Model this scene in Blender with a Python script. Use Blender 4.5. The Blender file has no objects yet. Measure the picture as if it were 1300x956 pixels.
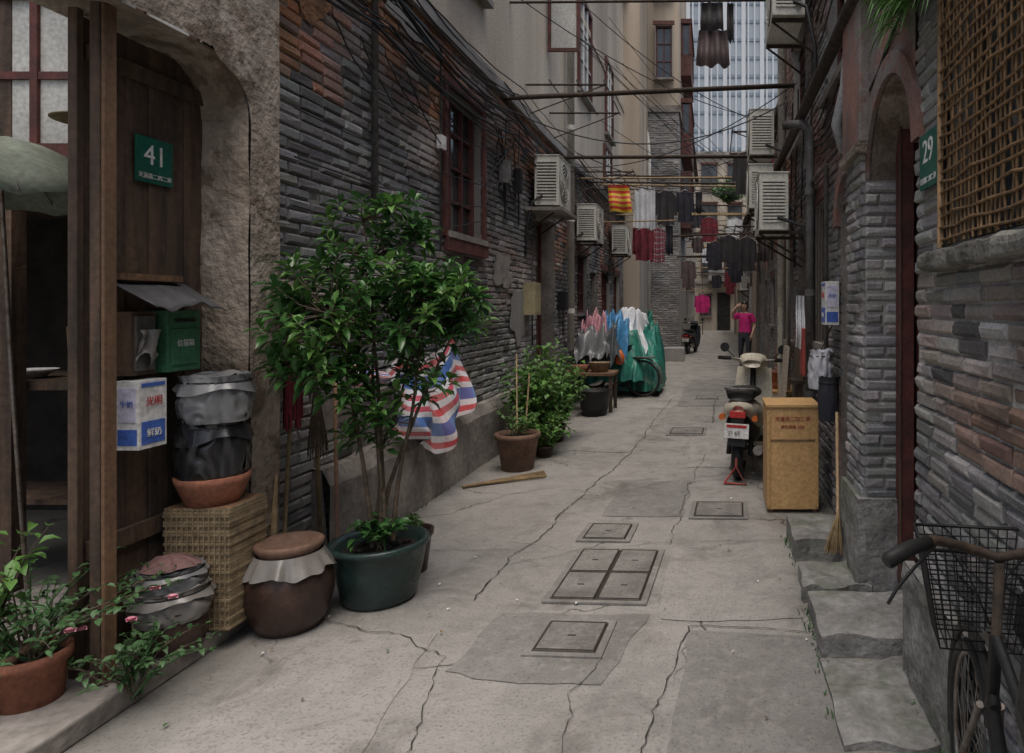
import bpy, math, random
from mathutils import Vector, Matrix, noise as mn
random.seed(7)
R=random.random
U=random.uniform
sc=bpy.context.scene
COL=sc.collection
def nz(x,y,z=0): return mn.noise(Vector((x,y,z)))

# ---------------------------------------------------------------- materials
class NB:
    def __init__(s,name):
        s.m=bpy.data.materials.new(name); s.m.use_nodes=True
        s.t=s.m.node_tree; s.n=s.t.nodes; s.l=s.t.links
        s.b=s.n['Principled BSDF']
        s.pos=s.n.new('ShaderNodeNewGeometry').outputs['Position']
    def link(s,a,b): s.l.new(a,b)
    def noise(s,scale,detail=4,vec=None,dist=0,rough=.58):
        n=s.n.new('ShaderNodeTexNoise'); n.inputs['Scale'].default_value=scale
        n.inputs['Detail'].default_value=detail; n.inputs['Distortion'].default_value=dist
        n.inputs['Roughness'].default_value=rough
        s.link(vec or s.pos,n.inputs['Vector']); return n.outputs['Fac']
    def map(s,sx,sy,sz,vec=None):
        n=s.n.new('ShaderNodeMapping'); n.inputs['Scale'].default_value=(sx,sy,sz)
        s.link(vec or s.pos,n.inputs['Vector']); return n.outputs[0]
    def ramp(s,fac,a,b,va=0,vb=1):
        n=s.n.new('ShaderNodeMapRange'); n.inputs[1].default_value=a;n.inputs[2].default_value=b
        n.inputs[3].default_value=va;n.inputs[4].default_value=vb
        s.link(fac,n.inputs[0]); return n.outputs[0]
    def mix(s,fac,a,b,mode='MIX'):
        n=s.n.new('ShaderNodeMix'); n.data_type='RGBA'; n.blend_type=mode
        for inp,val in ((n.inputs[0],fac),(n.inputs[6],a),(n.inputs[7],b)):
            if isinstance(val,(int,float)): inp.default_value=val
            elif isinstance(val,tuple): inp.default_value=(*val[:3],1)
            else: s.link(val,inp)
        return n.outputs[2]
    def math(s,op,a,b):
        n=s.n.new('ShaderNodeMath'); n.operation=op
        for i,v in enumerate((a,b)):
            if isinstance(v,(int,float)): n.inputs[i].default_value=v
            else: s.link(v,n.inputs[i])
        return n.outputs[0]
    def bump(s,h,st,dist=.01):
        n=s.n.new('ShaderNodeBump'); n.inputs['Strength'].default_value=st; n.inputs['Distance'].default_value=dist
        s.link(h,n.inputs['Height']); s.link(n.outputs[0],s.b.inputs['Normal'])
def mat(name,c,c2=None,s=5,rough=.7,metal=0,bump=.3,bs=45,streak=False,dirt=.35,attr=False,bd=.006,dirtcol=(.03,.027,.022),spec=.4,trans=0,moss=0,peel=None,g0=.75):
    b=NB(name)
    if c2 is None: c2=tuple(x*.7 for x in c)
    vec=b.map(1,1,.12) if streak else b.pos
    n1=b.noise(s,4,vec); f=b.ramp(n1,.35,.65)
    if attr:
        a=b.n.new('ShaderNodeAttribute'); a.attribute_name='Col'
        base=a.outputs['Color']; base=b.mix(b.ramp(n1,.35,.7,0,.3),base,c2)
    else: base=b.mix(f,c,c2)
    if peel:
        base=b.mix(b.ramp(b.noise(2.3,6,None,.4,.65),.52,.56,0,.85),base,peel)
    n2=b.noise(bs,3); g=b.ramp(n2,.3,.7,g0,2-g0-.05)
    gc=b.n.new('ShaderNodeCombineColor')
    for i in range(3): b.link(g,gc.inputs[i])
    base=b.mix(1.0,base,gc.outputs[0],'MULTIPLY')
    if dirt:
        n3=b.noise(s*.27,4,vec,.6)
        base=b.mix(b.ramp(n3,.48,.72,0,dirt),base,dirtcol)
    if moss:
        n4=b.noise(3.1,4); base=b.mix(b.ramp(n4,.5,.68,0,moss),base,(.06,.085,.03))
    b.link(base,b.b.inputs['Base Color'])
    b.link(b.ramp(n1,.3,.7,max(0,rough-.1),min(1,rough+.1)),b.b.inputs['Roughness'])
    b.b.inputs['Metallic'].default_value=metal
    b.b.inputs['Specular IOR Level'].default_value=spec
    if trans: b.b.inputs['Transmission Weight'].default_value=trans
    if bump: b.bump(b.math('ADD',n2,b.math('MULTIPLY',n1,1.5)),bump,bd)
    return b.m

BRICK=mat('aged_brick',(.2,.2,.2),(.11,.105,.1),s=3,attr=True,bs=60,bump=.7,dirt=.65,rough=.85)
MORT=mat('mortar',(.28,.265,.245),(.16,.15,.14),s=4,rough=.9,bump=.6,dirt=.6)
MORTL=mat('mortar_light',(.4,.39,.365),(.24,.23,.22),s=4,rough=.9,bump=.6)
PLAST=mat('beige_render',(.56,.49,.4),(.43,.375,.305),s=1.6,streak=True,rough=.88,dirt=.65,dirtcol=(.16,.135,.11),bump=.3)
PLAST2=mat('tan_render',(.52,.435,.345),(.38,.32,.25),s=1.2,streak=True,rough=.88,dirt=.6,dirtcol=(.13,.11,.085))
PLASTG=mat('grey_render',(.34,.33,.31),(.23,.22,.21),s=1.5,streak=True,rough=.88,dirt=.6)
PILAST=mat('weathered_cement',(.4,.34,.285),(.24,.195,.155),s=5,rough=.9,dirt=.85,dirtcol=(.05,.04,.03),bump=.9,bs=22,bd=.02,peel=(.15,.11,.08))
PLINTH=mat('plinth_cement',(.3,.275,.25),(.17,.15,.135),s=3,rough=.9,dirt=.7,bump=.6,bs=20,bd=.012)
STONE=mat('step_stone',(.28,.275,.262),(.17,.165,.155),s=6,rough=.85,dirt=.6,bump=.8,bs=26,moss=.6,bd=.015)
REDPL=mat('red_lime',(.3,.15,.115),(.2,.14,.12),s=5,rough=.85,dirt=.7,bump=.7,peel=(.22,.2,.185))
WOODD=mat('dark_plank_wood',(.12,.075,.05),(.045,.032,.024),s=14,streak=True,rough=.75,dirt=.4,bump=.8,bs=25)
WOODL=mat('brown_timber',(.22,.125,.07),(.13,.075,.045),s=9,streak=True,rough=.7)
WOODR=mat('red_brown_paint',(.13,.042,.034),(.07,.028,.024),s=8,rough=.65)
PLY=mat('orange_plywood',(.55,.34,.15),(.46,.28,.12),s=3,streak=True,rough=.6,dirt=.35,bump=.15,dirtcol=(.2,.12,.06))
BAMB=mat('bamboo',(.36,.26,.14),(.22,.15,.08),s=12,rough=.6)
RUST=mat('rusty_iron',(.07,.045,.032),(.035,.028,.022),s=18,rough=.8,metal=.2)
RUSTL=mat('woven_cane',(.25,.15,.07),(.13,.08,.04),s=25,rough=.8)
BLK=mat('black_rubber',(.015,.015,.016),(.01,.01,.01),rough=.55,bump=.1)
BLKP=mat('black_plastic_bag',(.012,.012,.014),(.018,.018,.02),s=5,rough=.3,bump=.15,bs=10,bd=.01,dirt=0,g0=.95,spec=.6)
SILV=mat('grey_plastic_sheet',(.17,.175,.185),(.2,.205,.21),s=5,rough=.35,bump=.15,bs=10,bd=.01,dirt=.2,g0=.92,spec=.6)
CLEAR=mat('milky_plastic_sheet',(.26,.245,.23),(.2,.185,.17),s=5,rough=.3,bump=.2,bs=12,bd=.01,g0=.9,spec=.6)
GRN=mat('sign_green',(.008,.12,.085),(.008,.09,.065),rough=.4,bump=0,dirt=.15)
GRNM=mat('mailbox_green',(.06,.2,.11),(.045,.15,.08),rough=.6,s=9,dirt=.5)
WHITE=mat('white_paint',(.75,.75,.73),(.63,.63,.61),rough=.5,bump=.05,dirt=.15)
ACW=mat('ac_casing',(.66,.65,.59),(.53,.52,.46),rough=.5,bump=.05,dirt=.5,dirtcol=(.22,.18,.14),streak=True)
BLUE=mat('label_blue',(.07,.15,.5),(.06,.12,.42),rough=.4,bump=0,dirt=.1)
PURP=mat('label_lilac',(.55,.53,.68),(.58,.56,.68),rough=.4,bump=0,dirt=.1)
REDL=mat('label_red',(.5,.03,.03),(.4,.03,.03),rough=.5,bump=0,dirt=.1)
FADR=mat('faded_red',(.36,.06,.05),(.28,.05,.04),rough=.6,bump=0,dirt=.3)
PVC=mat('pvc_pipe',(.66,.64,.58),(.52,.5,.45),rough=.5,s=4,dirt=.3,bump=.05)
PIPEG=mat('grey_pipe',(.17,.165,.16),(.1,.095,.09),rough=.6,s=9,metal=.2)
CERB=mat('brown_glaze_jar',(.065,.034,.025),(.035,.021,.017),s=9,rough=.35,bump=.15,dirt=.3)
CERG=mat('green_glaze_pot',(.025,.05,.045),(.018,.032,.03),s=8,rough=.3,bump=.1,dirt=.3)
TERRA=mat('terracotta',(.33,.13,.08),(.22,.09,.055),s=9,rough=.8,dirt=.5)
TERRB=mat('brown_terracotta',(.2,.115,.08),(.13,.08,.055),s=9,rough=.75)
SOIL=mat('soil',(.03,.022,.015),(.015,.012,.01),s=30,rough=.95,bump=1,bs=60,bd=.02)
WICK=mat('wicker_bin',(.3,.23,.14),(.2,.15,.09),s=20,rough=.8)
GLASS=mat('window_glass',(.05,.06,.065),(.025,.03,.035),rough=.12,s=2,bump=0,spec=.8,dirt=.3,dirtcol=(.14,.14,.13))
PANE=mat('frosted_pane',(.55,.55,.52),(.4,.4,.38),rough=.5,s=2,bump=0,dirt=.4,dirtcol=(.2,.19,.17))
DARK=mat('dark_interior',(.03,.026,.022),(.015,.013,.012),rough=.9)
CREAM=mat('cream_paint',(.62,.58,.47),(.55,.51,.41),rough=.35,bump=.03,dirt=.25,spec=.5)
BAG=mat('hanging_bag_white',(.6,.6,.64),(.5,.5,.54),rough=.35,s=6,bump=.2,bs=12,bd=.01,g0=.92)
BARK=mat('bark',(.13,.095,.065),(.07,.053,.04),s=20,rough=.9,bump=.6)
STEEL=mat('dull_steel',(.33,.31,.29),(.18,.14,.11),rough=.45,metal=.7,s=15,bump=.05,dirt=.5,dirtcol=(.09,.05,.03))
SKIN=mat('skin',(.55,.34,.25),(.5,.3,.22),rough=.5,bump=.03,dirt=0)
HAIR=mat('black_hair',(.012,.01,.01),(.02,.016,.014),rough=.4,s=40)
MAG=mat('magenta_cloth',(.6,.025,.2),(.48,.02,.16),rough=.85,bump=.3)
NAVY=mat('dark_cloth',(.03,.03,.042),(.02,.02,.028),rough=.9,bump=.3)
CHAR=mat('charcoal_cloth',(.045,.04,.045),(.026,.024,.026),rough=.9,s=3)
WCL=mat('white_cloth',(.68,.7,.72),(.54,.56,.59),rough=.9,s=3,dirt=.15)
RCL=mat('dark_red_cloth',(.2,.025,.04),(.1,.015,.025),rough=.9,s=10)
TEAL=mat('teal_tarp',(.03,.22,.16),(.02,.13,.11),rough=.4,s=4,bump=.5,bs=12,bd=.02,dirt=.3)
BLTP=mat('blue_tarp',(.07,.26,.5),(.05,.16,.3),rough=.4,s=4,bump=.5,bs=12,bd=.02,dirt=.3)
PKTP=mat('pink_sheet',(.5,.25,.28),(.4,.2,.24),rough=.5,s=4,bump=.5,bs=12,bd=.02,dirt=.3)
ORNG=mat('orange_plastic',(.55,.13,.02),(.45,.1,.02),rough=.5)
UMB=mat('umbrella_fabric',(.2,.235,.19),(.15,.175,.14),rough=.8,s=4,bump=.1)
def leafmat(name,c,c2,rough=.35):
    b=NB(name); n=b.noise(9,2); col=b.mix(b.ramp(n,.35,.65),c,c2)
    n2=b.noise(2.2,2); col=b.mix(b.ramp(n2,.45,.7,0,.6),col,tuple(x*.5 for x in c))
    b.link(col,b.b.inputs['Base Color']); b.b.inputs['Roughness'].default_value=rough
    tr=b.n.new('ShaderNodeBsdfTranslucent'); b.link(col,tr.inputs[0])
    mx=b.n.new('ShaderNodeMixShader'); mx.inputs[0].default_value=.2
    out=b.n['Material Output']; b.link(b.b.outputs[0],mx.inputs[1]); b.link(tr.outputs[0],mx.inputs[2]); b.link(mx.outputs[0],out.inputs[0])
    return b.m
LF1=leafmat('glossy_leaf',(.035,.1,.028),(.06,.16,.038),.3)
LF2=leafmat('fresh_leaf',(.13,.27,.06),(.09,.2,.045),.45)
LF3=leafmat('rose_leaf',(.07,.16,.05),(.05,.11,.04),.5)
PINK=mat('rose_petal',(.75,.3,.4),(.7,.35,.42),rough=.7,bump=0,dirt=0)

def stripes(name,cols,scale,plaid=0,horizontal=True):
    b=NB(name)
    uv=b.n.new('ShaderNodeTexCoord').outputs['UV']
    sp=b.n.new('ShaderNodeSeparateXYZ'); b.link(uv,sp.inputs[0])
    def band(o):
        f=b.math('FRACT',b.math('MULTIPLY',o,scale),0)
        r=b.n.new('ShaderNodeValToRGB'); r.color_ramp.interpolation='CONSTANT'
        e=r.color_ramp.elements
        e[0].position=0; e[0].color=(*cols[0],1); e[1].position=1/len(cols); e[1].color=(*cols[1],1)
        for i,c in enumerate(cols[2:]):
            k=e.new((i+2)/len(cols)); k.color=(*c,1)
        b.link(f,r.inputs[0]); return r.outputs[0]
    col=band(sp.outputs[1 if horizontal else 0])
    if plaid: col=b.mix(plaid,col,band(sp.outputs[0]))
    n=b.noise(6,4); col=b.mix(b.ramp(n,.4,.75,0,.35),col,(.1,.09,.09))
    b.link(col,b.b.inputs['Base Color']); b.b.inputs['Roughness'].default_value=.5
    b.bump(b.noise(14,4),.5,.02)
    return b.m
TARPS=stripes('striped_tarp_fabric',[(.75,.75,.77),(.62,.08,.09),(.75,.75,.77),(.07,.17,.46),(.07,.17,.46),(.75,.75,.77),(.62,.08,.09)],2.1,.14)
YRS=stripes('red_yellow_stripe',[(.65,.05,.03),(.75,.5,.04)],5)
PLD=stripes('plaid_shirt',[(.3,.03,.05),(.05,.04,.06),(.35,.3,.32),(.2,.02,.04)],6,.5)

def pave(name,c,c2,crack=True,dark=.5):
    b=NB(name)
    n0=b.noise(.7,5,None,.5); n1=b.noise(3.5,6,None,.3); n2=b.noise(70,2); n3=b.noise(16,4)
    base=b.mix(b.ramp(n0,.35,.65),c,c2)
    base=b.mix(b.ramp(n1,.45,.7,0,dark),base,tuple(x*.42 for x in c))
    base=b.mix(b.ramp(b.noise(1.6,6,None,1.0,.7),.52,.68,0,.6),base,(.1,.088,.075))
    base=b.mix(b.ramp(n3,.5,.8,0,.5),base,(.38,.36,.33))
    base=b.mix(b.ramp(n2,.52,.72,0,.5),base,(.065,.06,.055))
    # grime gathers along the walls
    sp=b.n.new('ShaderNodeSeparateXYZ'); b.link(b.pos,sp.inputs[0])
    ed=b.math('ABSOLUTE',b.math('ADD',sp.outputs[0],.8),0)
    ed=b.math('ADD',ed,b.math('MULTIPLY',b.noise(2.2,4),.9))
    base=b.mix(b.ramp(ed,1.55,2.1,0,.6),base,(.07,.068,.055))
    h=b.math('ADD',b.math('MULTIPLY',n2,.5),n3)
    if crack:
        w=b.n.new('ShaderNodeVectorMath'); w.operation='ADD'
        nn=b.n.new('ShaderNodeTexNoise'); nn.inputs['Scale'].default_value=2.5; nn.inputs['Detail'].default_value=5; b.link(b.pos,nn.inputs['Vector'])
        sca=b.n.new('ShaderNodeVectorMath'); sca.operation='SCALE'; sca.inputs['Scale'].default_value=.5; b.link(nn.outputs['Color'],sca.inputs[0])
        b.link(b.pos,w.inputs[0]); b.link(sca.outputs[0],w.inputs[1])
        v=b.n.new('ShaderNodeTexVoronoi'); v.feature='DISTANCE_TO_EDGE'; v.inputs['Scale'].default_value=.75
        b.link(w.outputs[0],v.inputs['Vector'])
        msk=b.math('MULTIPLY',b.ramp(v.outputs['Distance'],.002,.008,1,0),b.ramp(b.noise(1.1,3),.42,.58,0,.9))
        base=b.mix(msk,base,(.03,.026,.022))
    b.link(base,b.b.inputs['Base Color'])
    b.link(b.ramp(n1,.3,.7,.42,.75),b.b.inputs['Roughness'])
    b.bump(h,.5,.01)
    return b.m
PAVE=pave('alley_concrete',(.325,.31,.29),(.255,.245,.228))
PAVE2=pave('alley_patch_dark',(.235,.225,.212),(.195,.187,.176),False)
PAVE3=pave('alley_patch_light',(.35,.335,.312),(.285,.272,.254),False,.45)
CRK=mat('crack_dirt',(.045,.04,.033),(.03,.026,.022),rough=1,bump=0)
COVER=mat('manhole_concrete',(.22,.21,.195),(.15,.14,.13),s=6,rough=.8,bump=.6,bs=50)

# ---------------------------------------------------------------- mesh builder
class MB:
    def __init__(s,name,T=None):
        s.name=name; s.v=[];s.f=[];s.mi=[];s.sm=[];s.uv={};s.mats=[];s.T=T
    def mat(s,m):
        if m not in s.mats: s.mats.append(m)
        return s.mats.index(m)
    def add(s,vs,fs,m,smooth=False,uvs=None):
        o=len(s.v)
        s.v+= [ (s.T@Vector(p) if s.T else Vector(p)) for p in vs]
        k=s.mat(m)
        for i,f in enumerate(fs):
            if uvs: s.uv[len(s.f)]=[uvs[j] for j in f]
            s.f.append([o+j for j in f]); s.mi.append(k); s.sm.append(smooth)
        return s
    def box(s,x0,x1,y0,y1,z0,z1,m,rz=0,M=None):
        x0,x1=sorted((x0,x1));y0,y1=sorted((y0,y1));z0,z1=sorted((z0,z1))
        vs=[Vector((x,y,z)) for z in (z0,z1) for y in (y0,y1) for x in (x0,x1)]
        if rz or M:
            c=Vector(((x0+x1)/2,(y0+y1)/2,(z0+z1)/2)); Rm=M or Matrix.Rotation(rz,3,'Z')
            vs=[c+Rm@(p-c) for p in vs]
        return s.add(vs,[(0,2,3,1),(4,5,7,6),(0,1,5,4),(2,6,7,3),(0,4,6,2),(1,3,7,5)],m)
    def quad(s,pts,m,uvs=None): return s.add(pts,[tuple(range(len(pts)))],m,False,uvs)
    def tube(s,pts,r,m,n=8,cap=True):
        pts=[Vector(p) for p in pts]; k=len(pts)
        rs=r if isinstance(r,(list,tuple)) else [r]*k
        vs=[];fs=[]; up=None
        for i,p in enumerate(pts):
            d=(pts[min(i+1,k-1)]-pts[max(i-1,0)])
            if d.length<1e-9: d=Vector((0,0,1))
            d.normalize()
            if up is None:
                up=Vector((0,0,1)) if abs(d.z)<.9 else Vector((1,0,0))
            a=up-d*up.dot(d)
            if a.length<1e-6: a=d.orthogonal()
            a.normalize(); b=d.cross(a); up=a
            for j in range(n):
                t=2*math.pi*j/n; vs.append(p+(a*math.cos(t)+b*math.sin(t))*rs[i])
        for i in range(k-1):
            for j in range(n):
                q=(j+1)%n; fs.append((i*n+j,i*n+q,(i+1)*n+q,(i+1)*n+j))
        s.add(vs,fs,m,n>4)
        if cap:
            o=len(s.v)-len(vs)
            kk=s.mat(m)
            for st in (0,(k-1)*n):
                s.f.append([o+st+j for j in range(n)]); s.mi.append(kk); s.sm.append(False)
        return s
    def lathe(s,cx,cy,prof,m,n=28,wob=0,z0=0):
        vs=[];fs=[]
        for (r,z) in prof:
            for j in range(n):
                t=2*math.pi*j/n
                rr=r*(1+wob*nz(math.cos(t)*3+cx*9,math.sin(t)*3+cy*7,z*9))
                vs.append((cx+rr*math.cos(t),cy+rr*math.sin(t),z+z0))
        for i in range(len(prof)-1):
            for j in range(n):
                q=(j+1)%n; fs.append((i*n+j,i*n+q,(i+1)*n+q,(i+1)*n+j))
        return s.add(vs,fs,m,True)
    def disc(s,c,r,ax,m,n=20,thick=0):
        c=Vector(c);ax=Vector(ax).normalized()
        return s.tube([c-ax*thick/2,c+ax*(thick/2+1e-4)],r,m,n)
    def ring(s,c,R0,r,ax,m,n=28,k=8,a0=0,a1=2*math.pi):
        c=Vector(c);ax=Vector(ax).normalized();a=ax.orthogonal().normalized();b=ax.cross(a)
        full=abs(a1-a0-2*math.pi)<1e-6
        pts=[c+(a*math.cos(a0+(a1-a0)*i/n)+b*math.sin(a0+(a1-a0)*i/n))*R0 for i in range(n+1)]
        return s.tube(pts,r,m,k,not full)
    def grid(s,fn,nu,nv,m,smooth=True):
        vs=[];uv=[]
        for j in range(nv+1):
            for i in range(nu+1):
                vs.append(fn(i/nu,j/nv)); uv.append((i/nu,j/nv))
        fs=[(j*(nu+1)+i,j*(nu+1)+i+1,(j+1)*(nu+1)+i+1,(j+1)*(nu+1)+i) for j in range(nv) for i in range(nu)]
        return s.add(vs,fs,m,smooth,uv)
    def loft(s,secs,m,n=16,p=2.6):
        vs=[];fs=[]
        for (y,x,z,w,h) in secs:
            for j in range(n):
                t=2*math.pi*j/n; c=math.cos(t);q=math.sin(t)
                vs.append((x+w*math.copysign(abs(c)**(2/p),c),y,z+h*math.copysign(abs(q)**(2/p),q)))
        k=len(secs)
        for i in range(k-1):
            for j in range(n):
                q=(j+1)%n; fs.append((i*n+j,i*n+q,(i+1)*n+q,(i+1)*n+j))
        fs.append(tuple(range(n))); fs.append(tuple((k-1)*n+j for j in range(n)))
        return s.add(vs,fs,m,True)
    def leaf(s,p,d,L,W,m,droop=.25,twist=0):
        p=Vector(p);d=Vector(d).normalized()
        sd=d.cross(Vector((0,0,1)))
        if sd.length<.05: sd=Vector((1,0,0))
        sd.normalize()
        if twist: sd=Matrix.Rotation(twist,3,d)@sd
        up=sd.cross(d)
        a=p; m1=p+d*L*.35; m2=p+d*L*.7-Vector((0,0,droop*L*.35)); t=p+d*L-Vector((0,0,droop*L))
        f=up*W*.25
        vs=[a,m1+sd*W*.5+f,m1,m1-sd*W*.5+f,m2+sd*W*.42+f,m2,m2-sd*W*.42+f,t]
        return s.add(vs,[(0,2,1),(0,3,2),(1,2,5,4),(2,3,6,5),(4,5,7),(5,6,7)],m,True)
    def done(s,parent=None,bevel=0,solid=0,origin=None):
        me=bpy.data.meshes.new(s.name)
        if s.v:
            xs=[p.x for p in s.v];ys=[p.y for p in s.v];zs=[p.z for p in s.v]
            o=Vector(((min(xs)+max(xs))/2,(min(ys)+max(ys))/2,min(zs)))
        else: o=Vector((0,0,0))
        me.from_pydata([p-o for p in s.v],[],s.f)
        for m in s.mats: me.materials.append(m)
        me.polygons.foreach_set('material_index',s.mi); me.polygons.foreach_set('use_smooth',s.sm)
        uvl=me.uv_layers.new(name='UVMap')
        for pi,pol in enumerate(me.polygons):
            ov=s.uv.get(pi)
            if ov:
                for q,li in enumerate(pol.loop_indices): uvl.data[li].uv=ov[q]
        ob=bpy.data.objects.new(s.name,me); COL.objects.link(ob); ob.location=o
        if parent:
            ob.parent=parent; ob.matrix_parent_inverse=Matrix.Translation(-parent.location)
        if solid:
            md=ob.modifiers.new('sol','SOLIDIFY'); md.thickness=solid
        if bevel:
            md=ob.modifiers.new('bev','BEVEL'); md.width=bevel; md.segments=2; md.limit_method='ANGLE'; md.angle_limit=.7
        return ob
def empty(name,loc=(0,0,0)):
    e=bpy.data.objects.new(name,None); e.location=loc; e.empty_display_size=.2; COL.objects.link(e); return e
def text(body,loc,facing,size,m,parent,name='lettering',ext=.001):
    cu=bpy.data.curves.new(name,'FONT'); cu.body=body; cu.size=size; cu.align_x='CENTER'; cu.align_y='CENTER'; cu.extrude=ext
    ob=bpy.data.objects.new(name,cu); COL.objects.link(ob)
    bpy.context.view_layer.update()
    dg=bpy.context.evaluated_depsgraph_get()
    me=bpy.data.meshes.new_from_object(ob.evaluated_get(dg))
    COL.objects.unlink(ob); bpy.data.objects.remove(ob)
    ax={'+X':((0,1,0),(0,0,1),(1,0,0)),'-X':((0,-1,0),(0,0,1),(-1,0,0)),'-Y':((1,0,0),(0,0,1),(0,-1,0))}[facing]
    M=Matrix((ax[0],ax[1],ax[2])).transposed().to_4x4()
    me.transform(M); me.materials.clear(); me.materials.append(m)
    o=bpy.data.objects.new(name,me); COL.objects.link(o); o.location=loc
    if parent:
        o.parent=parent; o.matrix_parent_inverse=Matrix.Translation(-parent.location)
    return o

# ---------------------------------------------------------------- brick walls
def bricks(name,parent,plane,c,a0,a1,z0,z1,openings,colfn,sgn,mort=MORT,row=.068,L=.232,rough=1.0,dep=.012):
    def P(a,d,z):
        return (c+sgn*d,a,z) if plane=='x' else (a,c+sgn*d,z)
    mb=MB('mortar')
    As=sorted({a0,a1,*[min(max(o[i],a0),a1) for o in openings for i in (0,1)]})
    Zs=sorted({z0,z1,*[min(max(o[i],z0),z1) for o in openings for i in (2,3)]})
    for i in range(len(As)-1):
        for j in range(len(Zs)-1):
            am=(As[i]+As[i+1])/2; zm=(Zs[j]+Zs[j+1])/2
            if any(o[0]<am<o[1] and o[2]<zm<o[3] for o in openings): continue
            mb.quad([P(As[i],-.006,Zs[j]),P(As[i+1],-.006,Zs[j]),P(As[i+1],-.006,Zs[j+1]),P(As[i],-.006,Zs[j+1])],mort)
    mb.mats=mb.mats or [mort]
    mb.done(parent)
    vs=[];fs=[];cs=[]
    k=0; z=z0
    while z<z1-.02:
        zt=min(z+row-.011,z1)
        a=a0-(L/2 if k%2 else 0)-U(0,.03)
        while a<a1:
            Lb=L*U(.94,1.05) if R()>.12 else L*.5
            b0=max(a,a0);b1=min(a+Lb-.012,a1); a+=Lb
            if b1-b0<.02: continue
            segs=[(b0,b1)]
            for o in openings:
                if o[2]<zt-.01 and o[3]>z+.01:
                    ns=[]
                    for (p,q) in segs:
                        if q<=o[0] or p>=o[1]: ns.append((p,q))
                        else:
                            if p<o[0]-.02: ns.append((p,o[0]))
                            if q>o[1]+.02: ns.append((o[1],q))
                    segs=ns
            for (p,q) in segs:
                if q-p<.02: continue
                am=(p+q)/2; zm=(z+zt)/2
                col=colfn(am,zm)
                if col is None: continue
                wear=max(0,nz(am*1.3+5,zm*1.3,3))*rough
                d0=dep+U(-.006,.006)*rough-wear*.022
                if R()<.06*rough: d0-=.01
                e=.006+R()*.01*rough
                o=len(vs)
                dz=U(-.003,.003)
                j=lambda:U(-.004,.004)
                for (aa,zz) in ((p,z+dz),(q,z+dz),(q,zt+dz),(p,zt+dz)): vs.append(P(aa,-.01,zz))
                for (aa,zz) in ((p+e,z+e),(q-e,z+e),(q-e,zt-e),(p+e,zt-e)): vs.append(P(aa+j(),d0+j(),zz+j()+dz))
                for (aa,zz) in ((p,z),(q,z),(q,zt),(p,zt)): vs.append(P(aa+j()*.5,d0-e*.9,zz+dz))
                for i in range(4):
                    n=(i+1)%4
                    fs.append((o+i,o+n,o+8+n,o+8+i)); fs.append((o+8+i,o+8+n,o+4+n,o+4+i))
                fs.append((o+4,o+5,o+6,o+7))
                cs+= [col]*9
        z+=row; k+=1
    me=bpy.data.meshes.new('bricks'); me.from_pydata(vs,[],fs); me.materials.append(BRICK)
    at=me.color_attributes.new('Col','FLOAT_COLOR','CORNER')
    buf=[]
    for pol,cc in zip(me.polygons,cs):
        for _ in pol.loop_indices: buf+= [*cc,1]
    at.data.foreach_set('color',buf)
    if len(cs):
        import bmesh
        bm=bmesh.new(); bm.from_mesh(me); bmesh.ops.recalc_face_normals(bm,faces=bm.faces); bm.to_mesh(me); bm.free()
    ob=bpy.data.objects.new('bricks',me); COL.objects.link(ob)
    if parent:
        ob.parent=parent; ob.matrix_parent_inverse=Matrix.Translation(-parent.location)
    return ob
def lerp(a,b,t):
    t=max(0,min(1,t)); return tuple(x+(y-x)*t for x,y in zip(a,b))
def jit(c,k=.2):
    g=U(1-k,1+k); return tuple(max(.01,x*g*U(.95,1.05)) for x in c)
GRY=(.21,.212,.218); RED=(.36,.17,.12); ORG=(.46,.21,.105); WSH=(.46,.447,.425); DRK=(.09,.088,.09)
def col_left(y,z):
    n=nz(y*.9,z*.9,1); n2=nz(y*2.2,z*2.2,7); n3=nz(y*.6,z*1.4,12); n4=nz(y*.8+9,z*1.1,42)
    c=GRY
    c=lerp(c,DRK,.25+n2*1.2)
    red=0
    if z>2.5: red=-.12+(z-2.5)*.7+n*1.6
    if y>4.85 and y<6.4 and z>2.7: red+=.5
    if y>7.2: red=max(red,.05+n*1.6+(z-2)*.3)
    if z<1.75 and z>.8 and y<6.5: red=max(red,n3*3.2-.25)
    if y<4.6 and z>2.95: red+=.55
    if y<4.8 and 1.8<z<2.9: red-=.4
    c=lerp(c,ORG if n2>0 else RED,red if R()>.15 else red*.25)
    w=(1.5-z)*.7+n*.9+n2*.6
    if z<1.7: c=lerp(c,WSH,w*.75)
    c=lerp(c,WSH,max(0,n3-.1)*1.7)
    c=lerp(c,(.05,.05,.052),max(0,n4-.08)*1.8)
    if R()<.06: c=DRK
    if R()<.05: c=lerp(c,WSH,.6)
    return jit(c,.24)
def col_rnear(y,z):
    n=nz(y*1.3,z*1.3,21); n2=nz(y*3,z*3,27)
    c=lerp((.2,.2,.202),(.34,.335,.325),.5+n2)
    r=0
    if 1.1<z<1.72: r=.3+n*1.6
    c=lerp(c,(.33,.2,.155),r)
    if .9<z<1.55: c=lerp(c,WSH,.25+n2*1.5)
    if z<.85: c=lerp(c,(.14,.14,.14),.3+n*1.2)
    if R()<.06: c=DRK
    return jit(c,.24)
def col_rmid(y,z):
    n=nz(y*1.1,z*1.1,31); n2=nz(y*3,z*3,37)
    c=lerp((.16,.16,.165),(.29,.28,.27),.4+n2)
    r=n*1.6-.1
    if z>2.6: r+=.35
    c=lerp(c,RED,r)
    return jit(c,.24)

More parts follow.
